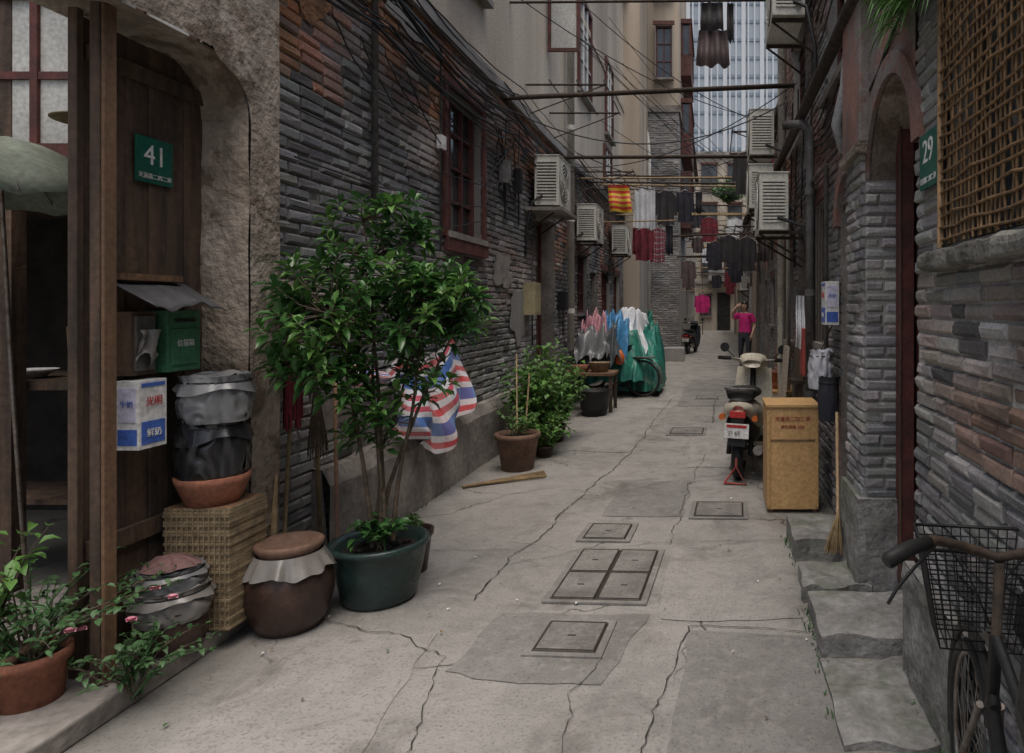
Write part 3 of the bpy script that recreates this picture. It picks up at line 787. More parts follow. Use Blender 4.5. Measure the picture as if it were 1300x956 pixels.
blobs=[(-1.95,3.75,1.75,.42,.38,.34,5),(-1.62,3.85,1.62,.36,.35,.26,4.2),(-2.08,3.5,1.55,.25,.28,.28,2.5),(-1.88,3.85,2.08,.3,.26,.2,2.4),(-1.47,3.8,1.66,.2,.25,.18,1.5),(-1.74,3.8,1.3,.33,.28,.2,1.9),(-1.85,3.7,1.02,.2,.18,.16,.8),(-2.0,3.5,1.3,.24,.22,.16,1.5)]
tree_crown('potted_tree',(-1.83,3.75,.27),blobs,7,265,[LF1,LF1,LF2],.09,pot_green,11,11,.014,.75)
def bush(name,cx,cy,z0,r,h,n,LF,L,potm=None,potr=.1,poth=.2,seed=1,pm=CERB,leafn=7,spread=1.0):
    random.seed(seed); e=empty(name,(cx,cy,0))
    if poth:
        mb=MB('pot'); mb.lathe(cx,cy,[(.01,0),(potr*.72,0),(potr*.95,poth*.85),(potr*1.05,poth*.87),(potr*1.05,poth),(potr*.92,poth),(potr*.88,poth*.88)],pm,28)
        mb.lathe(cx,cy,[(potr*.9,poth*.88),(.001,poth*.92)],SOIL,20); mb.done(e)
    st=MB('stems'); lf=MB('leaves')
    for i in range(n):
        a=U(0,6.28); rr=r*math.sqrt(R()); hh=h*U(.45,1)*(1-.4*(rr/r)**2)
        tip=Vector((cx+rr*math.cos(a)*spread,cy+rr*math.sin(a),z0+hh)); b0=Vector((cx+U(-.3,.3)*potr,cy+U(-.3,.3)*potr,z0-.02))
        pts=[b0+(tip-b0)*t+Vector((0,0,math.sin(t*3.14)*.06)) for t in (0,.25,.5,.75,1)]
        st.tube(pts,[.004,.0035,.003,.002,.001],BARK if R()<.5 else LF,5)
        for k in range(leafn):
            t=.25+.75*k/(leafn-1); j=min(3,int(t*4)); p=pts[j]+(pts[j+1]-pts[j])*(t*4-j) if t<1 else pts[4]
            d=Vector((U(-1,1),U(-1,1),U(-.1,.7))); LL=L*U(.6,1.2); lf.leaf(p,d,LL,LL*.5,LF,U(.1,.5),U(-.5,.5))
    st.done(e); lf.done(e); return e
bush('potted_plant',-1.83,4.15,.2,.1,.14,26,LF2,.04,potr=.12,poth=.25,seed=3,pm=CERB)
bush('pot_seedlings',-1.8,3.72,.3,.17,.2,16,LF1,.07,poth=0,seed=5)
bush('potted_shrub',-1.93,6.75,.3,.22,.4,18,LF2,.06,potr=.21,poth=.36,seed=8,pm=TERRB)
bush('potted_shrub',-1.95,7.5,.2,.42,1.0,140,LF2,.1,potr=.13,poth=.25,seed=9,pm=TERRB)
bush('potted_shrub',-1.88,8.15,.1,.42,1.15,130,LF2,.11,potr=.13,poth=.2,seed=10,pm=CERB)
bush('potted_shrub',-1.8,7.3,.05,.34,.55,70,LF2,.08,potr=.1,poth=.12,seed=19,pm=CERB)
bush('rose_bush',-2.62,2.62,.27,.62,.35,60,LF3,.045,potr=.12,poth=.28,seed=14,pm=TERRA,leafn=10,spread=.75)
bush('rose_bush',-2.35,2.75,.05,.32,.28,34,LF3,.04,poth=0,seed=15,leafn=9)
bush('broadleaf_plant',-2.72,2.55,.3,.22,.75,16,LF2,.09,potr=.11,poth=.3,seed=16,pm=TERRB,leafn=6)
mb=MB('rose_flowers')
for (x,y,z) in ((-2.33,2.85,.42),(-2.28,2.88,.37),(-2.37,2.78,.32),(-2.3,2.7,.2),(-2.5,2.7,.32),(-2.45,2.6,.36)):
    for k in range(11):
        a=k*2.4; mb.leaf((x,y,z),(math.cos(a),math.sin(a),.3+.08*k),.026,.026,PINK,.1)
mb.done()
mb=MB('garden_stakes')
for (a,b) in (((-1.95,6.8,.3),(-2.1,7.3,1.1)),((-1.9,6.9,.3),(-1.8,6.7,.95))): mb.tube([a,b],.008,BAMB,6)
mb.done()
mb=MB('bamboo_poles'); 
for i in range(3): mb.tube([(-2.2+i*.06,6.0+i*.05,.02),(-1.62+i*.03,6.55-i*.08,.022)],.014,BAMB,8)
mb.done()
mb=MB('broom'); mb.tube([(-2.36,4.02,1.55),(-2.3,4.0,.25)],.012,BAMB,8)
for i in range(60):
    a=U(0,6.28); mb.tube([(-2.335,4.01,1.2),(-2.32+.05*math.cos(a),4.01+.06*math.sin(a),.75+U(-.05,.05))],.0025,BARK,4,False)
mb.done()
mb=MB('mop'); mb.tube([(-2.4,3.82,.3),(-2.36,3.86,1.55)],.011,BAMB,8)
for i in range(40):
    a=U(0,6.28); mb.tube([(-2.37,3.85,1.55),(-2.37+.035*math.cos(a),3.85+.045*math.sin(a),1.35),(-2.36+.04*math.cos(a),3.84+.05*math.sin(a),U(.9,1.05))],.007,RCL,5,False)
mb.done()
mb=MB('wooden_stick'); mb.tube([(-2.32,3.6,.02),(-2.36,3.68,.75)],.016,BAMB,6); mb.tube([(-2.2,4.0,.02),(-2.38,4.3,1.25)],.013,WOODL,6); mb.done()
def tf(u,v):
    y=4.9+1.4*u; top=1.14+.17*u+.05*math.sin(u*9); bot=.6-.1*math.sin(u*3.1)+.09*math.sin(u*7+1)
    z=top+(bot-top)*v
    x=-2.35+.15*v*math.sin(v*2.6)+.05*math.sin(u*17+v*4)*(.25+v)+.03*math.sin(u*34-v*7)*v
    return (max(x,-2.41),y+.05*math.sin(v*6+u*4),z+.03*math.sin(u*15+v*3))
mb=MB('striped_tarp'); mb.grid(tf,80,36,TARPS)
mb.grid(lambda u,v:(-2.34+.05*math.sin(v*3)+.02*math.sin(u*13),4.4+.45*u,1.24-.1*u-.16*v*(1-.5*u)),16,8,TARPS); mb.tube([(-2.4,4.3,1.27),(-2.37,5.2,1.2),(-2.38,6.3,1.36)],.004,BLK,5); mb.done()

# ---- AC units
def ac(x0,x1,y0,y1,z0,z1,wx):
    s=1 if wx<x0 else -1
    mb=MB('air_conditioner_unit'); mb.box(x0,x1,y0,y1,z0,z1,ACW)
    xf=x1 if s>0 else x0
    zc=(z0+z1)/2; yc=y0+(y1-y0)*.42; r=min(z1-z0,y1-y0)*.42
    mb.disc((xf+s*.003,yc,zc),r,(1,0,0),BLK,28,.004)
    for k in range(1,7): mb.ring((xf+s*.012,yc,zc),r*k/6,.004,(1,0,0),ACW,28,5)
    for k in range(8):
        a=k*math.pi/4; mb.tube([(xf+s*.014,yc,zc),(xf+s*.014,yc+r*math.cos(a),zc+r*math.sin(a))],.003,ACW,4)
    mb.box(x0+.035,x1-.035,y0-.003,y0-.0005,z0+.07,z1-.07,PIPEG)
    n=13
    for k in range(n):
        z=z0+.08+(z1-z0-.16)*k/(n-1)
        mb.box(x0+.03,x1-.03,y0-.012,y0-.0035,z-.009,z+.009,ACW)
    mb.box(x0-.01,x1+.01,y0-.01,y1+.01,z1,z1+.012,ACW)
    for yy in (y0+.08,y1-.08):
        mb.box(min(wx,xf),max(wx,xf),yy-.015,yy+.015,z0-.035,z0-.005,RUST)
        mb.tube([(xf,yy,z0-.03),(wx,yy,z0-.33)],.012,RUST,5)
    mb.tube([(x0+.1 if s>0 else x1-.1,y0-.005,z0+.12),(wx+s*.1,y0-.12,z0+.02),(wx+s*.03,y0-.15,z0-.35),(wx+s*.02,y0-.15,z0-.7)],.018,BLK,8)
    mb.done(bevel=.004)
ac(-2.35,-2.03,9.0,9.75,2.95,3.6,WX); ac(-2.35,-2.02,11.8,12.6,2.76,3.38,WX); ac(-2.35,-2.0,15.9,16.7,2.85,3.5,WX)
mb=MB('ac_shelf'); mb.box(-2.434,-1.95,8.85,9.85,2.86,2.905,PLINTH); mb.done()
ac(.47,.78,8.7,9.3,3.55,4.12,.95); ac(.45,.73,6.6,7.3,2.35,2.9,.95); ac(.42,.7,7.9,8.5,2.75,3.25,.95)
ac(.55,.85,6.3,7.1,4.3,4.85,.95); ac(.95,1.3,16,16.7,3.4,4.0,1.4); ac(.95,1.3,20,20.8,3.0,3.6,1.4); ac(.95,1.3,24,24.8,2.2,2.8,1.4); ac(-1.0,-.65,27,27.8,2.9,3.5,-1.05)
mb=MB('drain_pipe'); mb.tube([(-2.33,11.2,10),(-2.33,11.2,.9)],.06,PVC,12)
for z in (1.5,3,4.5,6,7.5): mb.lathe(-2.33,11.2,[(.068,z),(.068,z+.08)],PVC,12)
mb.done()
mb=MB('conduit_pipe'); mb.tube([(-2.4,4.85,4.1),(-2.4,4.85,2.2)],.024,PIPEG,8); mb.tube([(-2.41,6.05,3.9),(-2.41,6.05,2.1)],.012,PIPEG,6); mb.done()
mb=MB('drain_pipe'); mb.tube([(-2.1,20.9,10),(-2.1,20.9,7.2),(-2.0,20.9,6.8),(-1.95,20.9,6.2),(-1.95,20.9,.3)],.06,PVC,10); mb.done()
def meter(x,y,z,w,h,d,m,nm):
    mb=MB(nm); mb.box(x,x+d,y,y+w,z,z+h,m); mb.box(x+d,x+d+.004,y+.02,y+w-.02,z+.03,z+h-.03,m); mb.tube([(x+d/2,y+w/2,z),(x+d/2,y+w/2,z-.4)],.01,BLK,6)
    mb.tube([(x+d/2,y+w/2,z+h),(x+d/2,y+w/2+.03,z+h+.5)],.008,BLK,6); mb.done(bevel=.004)
meter(-2.43,7.75,3.02,.14,.25,.1,PIPEG,'junction_box'); meter(-2.43,8.75,1.5,.3,.42,.15,mat('meter_tan',(.38,.32,.19),(.32,.27,.16)),'meter_cabinet'); meter(-2.43,8.35,3.0,.1,.3,.08,BLK,'junction_box')
meter(-2.43,10.7,1.55,.2,.3,.12,BLK,'meter_cabinet'); meter(-2.43,6.0,3.0,.1,.12,.05,WHITE,'junction_box')
random.seed(77)
mb=MB('overhead_cables')
def wire(a,b,sag,r=.006,n=14,w=0):
    a=Vector(a);b=Vector(b); pts=[]
    for i in range(n+1):
        t=i/n; p=a+(b-a)*t; p.z-=sag*4*t*(1-t); 
        if 0<i<n and w: p+=Vector((U(-w,w)*.4,0,U(-w,w)))
        pts.append(p)
    mb.tube(pts,r,BLK,5,False)
for k in range(14):
    z=3.5+k*.05+U(-.03,.03); x=-2.36+U(-.02,.12)
    ys=[2.5,5.0+U(-.5,.5),8.0+U(-.3,.3),12,18.5]
    zz=[z+U(-.12,.25),z+U(-.1,.1),z+.05+U(-.1,.1),z+.1,z+.15]
    for i in range(4): wire((x,ys[i],zz[i]),(x+U(-.02,.02),ys[i+1],zz[i+1]),U(.02,.2),U(.005,.014),14,.008)
for k in range(8):
    wire((-2.38,7.9+U(-.5,.5),3.6),(-2.4,7.8+U(-.6,.6),3.1+U(-.4,.2)),0,.007,6,.03)
for k in range(6): wire((-2.4,4.3+k*.35,3.45),(-2.38,5.1+k*.4,2.9+U(0,.4)),.12,.005,10,.01)
for k in range(4): wire((-2.39,3.9,1.9+k*.28),(-2.39,6.1+k,2.2+k*.3),.1,.005,16,.006)
for k in range(14):
    y=8.5+k*1.2; wire((-2.4,y,U(5.2,8.5) if y>11 else U(4.8,6.5)),(.95 if y<9 else 1.38,y+U(2,8),U(4.2,5.4)),U(.1,.4),.007)
for k in range(9):
    y=12+k*1.7; wire((-1.2 if y>21 else -2.4,y,U(3.8,5)),(1.38,y+U(-1,3),U(3.3,5)),U(.2,.5),.009)
for k in range(5): wire((.85,3.9+k*.2,4.0+k*.15),(1.3,14,4.2+k*.15),.2,.007)
wire((-2.35,8,3.9),(.9,8.3,4.1),.45,.008); wire((-2.35,10,3.7),(.9,7.3,4.0),.35,.006); wire((-2.3,9.5,3.6),(1.3,15,4.3),.3,.008)
for k in range(5): wire((.9,4.0+k*.3,2.9+k*.1),(.9,6.6,3.1+k*.06),.15,.009,12,.01)
wire((.84,2.95,2.95),(.9,5.2,2.75),.1,.01,12,.01)
for k in range(4): wire((.9,6.2+k*.5,3.9),(.91,6.4+k*.6,U(1.6,2.6)),0,.008,8,.02)
mb.done()
def rod(y0,x0,z0,y1,x1,z1,r=.018,m=RUST,nm='drying_rod'):
    mb=MB(nm); mb.tube([(x0,y0,z0),(x1,y1,z1)],r,m,8); mb.done()
rod(8.0,-2.45,4.05,8.0,.95,4.2,.03); rod(10.4,-2.45,3.88,10.4,1.4,3.9,.028); rod(8.2,-2.44,5.26,8.2,.95,5.29,.016)
rod(12.2,-2.45,3.9,12.2,1.4,3.92,.018,BAMB); rod(13.2,-2.45,4.02,13.2,1.4,3.98,.02); rod(14.2,-2.45,4.15,14.2,1.4,4.1,.018,BAMB)
rod(15.5,-2.45,4.6,15.5,1.4,4.5,.02); rod(17,-2.45,3.9,17,1.4,3.9,.018,BAMB)
farrods=[]
for k in range(11):
    z=3.0+U(-.1,2.2); y=18+k*1.5; farrods.append((y,z)); rod(y,-2.0 if k<2 else -1.1,z,y,1.4,z+U(-.12,.12),.024,[RUST,BAMB,RUST][k%3])
def rack(x,y0,y1,z,wx,n=4):
    mb=MB('laundry_rack')
    for yy in (y0,y1): mb.tube([(wx,yy,z),(x,yy,z)],.014,RUST,6); mb.tube([(wx,yy,z-.4),(x,yy,z)],.009,RUST,6)
    for i in range(n):
        xx=wx+(x-wx)*(i+1)/n; mb.tube([(xx,y0-.15,z+.015),(xx,y1+.15,z+.015)],.01,STEEL,6)
    mb.done()
rack(-1.4,12,13.8,3.98,-2.45); rack(.3,17,18.5,3.6,1.4); rack(.4,20.5,22,3.2,1.4); rack(.3,10.5,12,4.3,1.4); rack(-.2,24,25.5,4.4,-1.05); rack(.45,13.5,15,3.2,1.4); rack(-1.4,8.9,10.2,4.5,-2.45,3)
rack(.3,26,28,4.0,1.36); rack(.2,30,32,3.0,1.36)
# ---- laundry
def cloth(name,x0,x1,y,zt,zb,m,flare=.0,A=.04,f=14,skew=0):
    mb=MB(name)
    def fn(u,v):
        c=(x0+x1)/2; w=(x1-x0)*(1+flare*v)
        return (c+(u-.5)*w+skew*v,y+A*(.4+v)*math.sin(u*f+x0*5)+.02*math.sin(v*7),zt+(zb-zt)*v+.015*math.sin(u*f*.7)*v)
    mb.grid(fn,28,14,m); return mb
def shirt(name,xc,y,zt,w,h,m,sl=.25):
    """shirt on a hanger: tapered shoulders, body, sleeves that hang down beside it"""
    mb=MB(name)
    def body(u,v):
        sh=.04*(abs(2*u-1)**1.5)*(1-min(1,v*6)) # sloping shoulder
        ww=w*(1-.06*math.sin(v*3.1))*(1+.08*v)
        return (xc+(u-.5)*ww,y+.025*(.3+v)*math.sin(u*13+xc*5),zt-sh*1.6-h*v+.01*math.sin(u*9)*v)
    mb.grid(body,22,12,m)
    for s in (-1,1):
        def fn(u,v,s=s):
            return (xc+s*(w*.47+v*sl*.35+(u-.5)*.09*(1-.2*v)),y+.02+.02*math.sin(u*6+v*4),zt-.05-v*(h*.55+sl*.4)-.03*u*s*(1-v))
        mb.grid(fn,5,8,m)
    mb.tube([(xc-w*.45,y,zt-.05),(xc,y,zt+.03),(xc+w*.45,y,zt-.05)],.006,STEEL,5); mb.tube([(xc,y,zt+.03),(xc,y,zt+.1),(xc+.02,y,zt+.13)],.004,STEEL,5)
    return mb.done()
BRC=mat('brown_cloth',(.12,.085,.085),(.07,.055,.055))
cloth('hanging_vest',-.14,.12,8.2,5.26,4.92,CHAR,.08,.025).done(); cloth('hanging_skirt',-.17,.17,8.21,4.93,4.5,BRC,.2,.035,18).done()
cloth('hanging_cloth',.17,.25,8.22,5.26,4.8,CHAR,.1,.02).done()
cloth('hanging_towel',-1.88,-1.5,12.2,3.78,3.3,YRS,.05,.03,9,.05).done()
shirt('hanging_shirt',-1.36,13.2,3.9,.24,1.2,WCL,.1); cloth('hanging_trousers',-1.24,-1.12,13.22,3.9,2.95,WCL,.1,.02).done()
shirt('hanging_shirt',-.98,14.2,4.02,.34,.72,CHAR,.15); shirt('hanging_shirt',-.58,14.2,4.02,.28,.65,NAVY,.12); cloth('hanging_cloth',-.36,-.22,14.2,4.0,3.55,CHAR).done()
shirt('hanging_shirt',-1.3,12.9,3.1,.3,.62,RCL,.12); shirt('hanging_shirt',-1.05,12.95,3.1,.26,.65,PLD,.1);cloth('hanging_cloth',-.9,-.76,12.95,3.15,2.6,NAVY,.05).done(); cloth('hanging_cloth',-1.52,-1.4,12.95,3.1,2.6,RCL,.05).done(); cloth('hanging_cloth',-1.7,-1.55,12.3,3.8,3.3,CHAR).done()
rod(12.9,-2.45,3.2,12.9,-.7,3.24,.012,BAMB)
random.seed(12)
for i,(y,z) in enumerate(farrods):
    for k in range(2 if i%2 else 1):
        x=U(-.75,.95); shirt('hanging_shirt',x,y,z-.12,U(.28,.4),U(.55,.85),random.choice([CHAR,NAVY,BRC,CHAR,WCL,RCL]),.12)
for (x0,y0,z0) in ((.4,17.6,3.55),(.7,21,3.15),(.55,11.2,4.25),(.7,14.2,3.15)):
    shirt('hanging_shirt',x0,y0,z0-.1,.34,.7,random.choice([CHAR,NAVY]),.12); cloth('hanging_cloth',x0+.28,x0+.45,y0,z0,z0-.6,random.choice([BRC,WCL,RCL])).done()
shirt('hanging_shirt',-.34,22,2.0,.4,.58,MAG,.1)
rod(22,-1.05,2.13,22,-.05,2.13,.012,BAMB)

# ================================================================ projecting building
PB=empty('corner_lane_house',(-1.6,24,0))
bricks('b',PB,'y',21.0,-2.0,-1.05,0,7.6,[],lambda a,z:jit(lerp((.18,.18,.185),(.34,.31,.29),.4+nz(a*2,z*1.2,3)),.22),-1,MORTL)
mb=MB('walls'); mb.box(-5,-1.06,21.02,27,0,7.6,PLASTG); mb.box(-5,-1.0,20.95,27,7.6,7.8,PLINTH); mb.box(-5,-1.05,21,27,7.8,14,PLAST2)
mb.box(-5,-2.0,18.6,21.0,0,13,PLAST2); mb.box(-2.0,-1.99,18.6,21,0,4,PLASTG)
mb.done(PB)
for (a0,a1,z0,z1) in ((-1.75,-1.25,8.6,10.2),(-1.75,-1.25,11.2,12.7)): window(PB,'F',20.84,a0,a1,z0,z1,2,3)
bw=MB('bay_windows')
for z0 in (4.2,6.6,9.2):
    bw.box(-1.05,-.72,22.4,25.4,z0,z0+.7,WOODR); bw.box(-1.05,-.75,22.45,25.35,z0+.7,z0+1.7,GLASS); bw.box(-1.05,-.68,22.35,25.45,z0+1.7,z0+1.85,WOODR)
    for y in (22.4,23.1,23.8,24.5,25.3): bw.box(-.76,-.71,y,y+.07,z0+.7,z0+1.7,WOODR)
    for x in (-1.04,-.78): bw.box(x,x+.06,22.38,22.44,z0+.7,z0+1.7,WOODR)
bw.done(PB)
FB=empty('far_lane_house',(-2,35,0))
mb=MB('walls'); mb.box(-6,-1.15,27,44,0,3.6,PLASTG); mb.box(-6,-1.1,27,44,3.6,9.5,PLAST); mb.box(-6,-.9,27,44,9.5,9.65,RUST); mb.done(FB)
for y in (28.5,31,34,37): window(FB,'L',-1.0,y,y+1,4.8,6.2,3,2,depth=.1); window(FB,'L',-1.03,y,y+.9,1.2,2.4,3,2,depth=.1)

# ================================================================ RIGHT BUILDINGS
RB=empty('grey_brick_house',(.9,2,0))
RX=.87
bricks('b',RB,'x',RX,-1.0,2.9,0,4.2,[(1.15,2.56,1.83,3.15)],col_rnear,-1,MORTL,row=.06)
mb=MB('wall_core'); mb.box(.9,4,-1,1.15,0,5.2,PLASTG); mb.box(.9,4,2.56,2.9,0,5.2,PLASTG); mb.box(.9,4,1.15,2.56,0,1.83,PLASTG); mb.box(.9,4,1.15,2.56,3.15,5.2,PLASTG); mb.box(1.05,4,1.15,2.56,1.83,3.15,DARK)
mb.done(RB)
mb=MB('window_back'); mb.box(1.0,1.02,1.16,2.55,1.84,3.14,GLASS); 
for y in (1.16,1.6,2.05,2.5): mb.box(.97,.998,y,y+.045,1.84,3.14,WOODD)
mb.done(RB)
gr=MB('woven_window_grille'); random.seed(5)
k=0; y=1.16
while y<2.56:
    gr.tube([(.852+.006*((k+j)%2)+U(-.002,.002),y+U(-.009,.009),1.83+1.32*j/9) for j in range(10)],.0055,RUSTL,5); y+=.036; k+=1
z=1.85;k=0
while z<3.15:
    gr.tube([(.846+.006*((k+j)%2)+U(-.002,.002),1.15+1.41*j/9,z+U(-.01,.01)) for j in range(10)],.0055,RUSTL,5); z+=.042; k+=1
for y in (1.17,2.55): gr.tube([(.85,y,1.82),(.85,y,3.16)],.012,RUSTL,6)
gr.done(RB)
mb=MB('window_sill')
def sl(u,v):
    y=1.0+1.66*u; th=v*2*math.pi; c=math.cos(th);s_=math.sin(th); c=math.copysign(abs(c)**.45,c);s_=math.copysign(abs(s_)**.45,s_)
    return (.855+.055*c*(1+.4*nz(y*9,v*3,1)),y,1.775+.036*s_*(1+.5*nz(y*8,v*3,6)))
mb.grid(sl,90,16,mat('mossy_cement',(.27,.26,.23),(.14,.135,.12),s=9,rough=.95,moss=.95,bump=.9,bs=20,bd=.02,dirt=.6),False); mb.quad([sl(1,j/16) for j in range(16)],PLINTH); mb.done(RB)
sg=empty('house_number_plate',(.855,2.67,2.18))
mb=MB('plate'); mb.box(.842,.85,2.56,2.78,2.07,2.29,GRN); mb.done(sg,bevel=.002)
text('29',(.84,2.67,2.21),'-X',.13,WHITE,sg,'digits'); text('天潼路二四二弄',(.84,2.67,2.1),'-X',.028,WHITE,sg,'street_name')
PT=empty('arched_doorway',(.95,3.3,0))
mb=MB('arch')
a0,a1,zs,zh=2.9,3.75,2.3,.42
pts=[(a0+(a1-a0)*(1-math.cos(math.pi*i/20))/2,zs+zh*math.sin(math.pi*i/20)) for i in range(21)]
for i in range(20):
    p,q=pts[i],pts[i+1]
    mb.quad([(.86,p[0],p[1]),(.86,q[0],q[1]),(.86,q[0],3.3),(.86,p[0],3.3)],REDPL)
    mb.quad([(.86,p[0],p[1]),(.86,q[0],q[1]),(1.25,q[0],q[1]),(1.25,p[0],p[1])],PILAST)
    c=Vector((0,(a0+a1)/2,zs)); 
    def off(pt,k): 
        d=Vector((0,pt[0],pt[1]))-c; d=d*(1+k/max(.2,d.length)); return (c.y+d.y,c.z+d.z)
    p2,q2=off(p,.1),off(q,.1)
    mb.quad([(.84,p[0],p[1]),(.84,q[0],q[1]),(.84,q2[0],q2[1]),(.84,p2[0],p2[1])],REDPL)
    mb.quad([(.84,p2[0],p2[1]),(.84,q2[0],q2[1]),(.87,q2[0],q2[1]),(.87,p2[0],p2[1])],REDPL)
    mb.quad([(.84,p[0],p[1]),(.84,q[0],q[1]),(.87,q[0],q[1]),(.87,p[0],p[1])],REDPL)
mb.box(.845,4,2.9,4.2,3.3,5.2,PLASTG)
mb.done(PT)
pc=lambda a,z:jit(lerp((.21,.21,.212),(.39,.375,.36),.5+nz(a*4,z*2,3)*1.4),.26)
bricks('b',PT,'y',3.75,.84,1.2,.55,2.3,[],pc,-1,MORTL,row=.06)
mb=MB('jambs'); mb.box(.84,1.4,3.77,4.2,0,3.3,PLASTG)
mb.done(PT)
bricks('b',PT,'x',.83,3.76,4.19,.55,2.5,[],pc,-1,MORTL,row=.06)
mb=MB('impost'); mb.box(.8,.9,3.73,4.22,2.5,3.3,REDPL); mb.box(.78,.9,3.72,4.23,2.44,2.5,PILAST); mb.done(PT,bevel=.01)
mb=MB('base_stone')
def bs_(u,v):
    z=.56*v; x=.785+.02*nz(u*5,z*6,3)
    if u<.5: t=u*2; return (x+.4*(1-t),3.70+.02*nz(t*4,z*6,8),z)
    t=(u-.5)*2; return (x,3.70+.52*t,z)
mb.grid(bs_,20,12,STONE,False); mb.grid(lambda u,v:(.79+.41*u,3.7+.52*v,.555),2,2,STONE,False); mb.done(PT)
mb=MB('near_base'); mb.grid(lambda u,v:(.815+.02*nz(u*6,v*4,3),2.92-.72*u,.52*v+.02*nz(u*5,0,1)*(v>0)),16,8,STONE,False); mb.grid(lambda u,v:(.815+.06*u,2.93,.5*v),3,8,STONE,False); mb.grid(lambda u,v:(.82+.04*v,2.92-.72*u,.515+.02*nz(u*5,0,1)),16,1,STONE,False); mb.done(PT)
mb=MB('door_leaf'); mb.box(1.22,1.26,2.9,3.75,.1,2.8,WOODD); mb.box(1.0,1.08,3.66,3.735,.11,2.6,WOODR); mb.box(1.0,1.01,3.65,3.66,.11,2.6,WOODD); mb.box(1.1,1.2,3.1,3.73,.11,2.6,WOODR); mb.done(PT,bevel=.003)
mb=MB('step_in'); mb.box(1.0,1.25,3.6,3.64,.0,.13,STONE); mb.done(PT)
RM=empty('brick_row_house',(1.0,6.5,0))
MX=.95
ops=[(4.42,5.05,.0,2.35),(5.6,6.3,1.3,2.5),(6.9,7.6,0,2.4),(4.6,5.6,3.3,4.5),(7.0,8.0,3.4,4.6),(7.95,8.6,1.2,2.3)]
bricks('b',RM,'x',MX,4.2,9.0,0,5.6,ops,col_rmid,-1)
mb=MB('wall_core'); mb.box(1.3,5,4.2,9,0,6.2,DARK); mb.box(.96,1.3,4.2,9.0,5.6,6.2,PLAST2); mb.box(.85,5,4.1,9.1,6.2,6.3,RUST); mb.box(.955,1.3,8.9,9.0,0,5.6,PLASTG); mb.done(RM)
door(RM,'R',MX,4.42,5.05,.0,2.35,depth=.28); window(RM,'R',MX,5.6,6.3,1.3,2.5,2,3,bars=True); door(RM,'R',MX,6.9,7.6,0,2.4)
window(RM,'R',MX,4.6,5.6,3.3,4.5); window(RM,'R',MX,7,8,3.4,4.6); window(RM,'R',MX,7.95,8.6,1.2,2.3)
mb=MB('door_arch')
c0=(4.42+5.05)/2
for i in range(12):
    t0=math.pi*i/12; t1=math.pi*(i+1)/12
    f=lambda t,r:(c0+(.33+r)*math.cos(t),2.2+(.33+r)*math.sin(t))
    p,q,q2,p2=f(t0,0),f(t1,0),f(t1,.12),f(t0,.12)
    mb.add([(.91,*p),(.91,*q),(.91,*q2),(.91,*p2),(.96,*p),(.96,*q),(.96,*q2),(.96,*p2)],[(0,1,2,3),(0,1,5,4),(3,2,6,7)],REDPL)
mb.done(RM)
RF=empty('rendered_row_house',(2,25,0))
FX=1.4
bricks('b',RF,'x',FX,9.0,22,0,3.2,[(10,10.9,0,2.3),(11.6,12.6,1.2,2.3),(13.6,14.5,0,2.3),(15.4,16.4,1.2,2.3),(17.5,18.4,0,2.3)],col_rmid,-1)
for a,l in ((10,CREAM),(13.6,WOODD),(17.5,CREAM)): door(RF,'R',FX,a,a+.9,0,2.3,lm=l)
for a in (11.6,15.4): window(RF,'R',FX,a,a+1,1.2,2.3)
mb=MB('walls'); mb.box(1.7,6,9,22,0,3.2,DARK); mb.box(1.39,6,9.0,22,3.2,5.3,PLAST); mb.box(1.2,6,8.9,22.1,5.3,5.42,RUST)
mb.box(1.36,6,22,44,0,4.8,PLAST2); mb.box(1.15,6,22.1,44,4.8,4.9,RUST); mb.done(RF)
for a in (10.2,12.4,15,18,20.2): window(RF,'R',1.27,a,a+.9,3.7,4.8,3,2)
for a in (23.5,26,29,33): window(RF,'R',1.24,a,a+.9,1.2,2.3,3,2); window(RF,'R',1.24,a,a+.9,3.3,4.3,3,2)
EB=empty('end_lane_house',(0,48,0))
mb=MB('walls'); mb.box(-3,8,47,55,0,12,PLAST); mb.box(-3,8,46.7,55,12,12.25,PLINTH); mb.box(-3,8,46.9,47,3.2,3.4,PLINTH); mb.box(-3,8,46.9,47,6.3,6.5,PLINTH)
mb.box(-.3,2.6,46,47,3.35,3.45,PLINTH); mb.box(-.3,2.6,46,46.1,3.45,4.2,PLASTG)
mb.box(.3,1.2,46.88,47,0,2.6,DARK); mb.done(EB)
for z in (3.7,6.9,9.6): window(EB,'F',46.85,-.8,.3,z+.2,z+1.8,2,2,depth=.1); window(EB,'F',46.85,1.0,2.0,z+.2,z+1.8,2,2,depth=.1)
window(EB,'F',46.85,-.9,-.1,1,2.4,2,2,depth=.1)
bush('balcony_plants',1.0,44.5,8.3,1.3,1.8,90,LF3,.3,poth=0,seed=44,leafn=10)
mb=MB('laundry_frame')
for x in (-.6,.2,1.0,1.3): mb.tube([(x,40,0 if x in(-.6,1.3) else 4.2),(x,40,6.5)],.03,RUST,6)
for z in (3.5,4.3,5.1,5.9,6.4): mb.tube([(-1.1,40,z),(1.4,40,z)],.025,RUST,6)
mb.done()
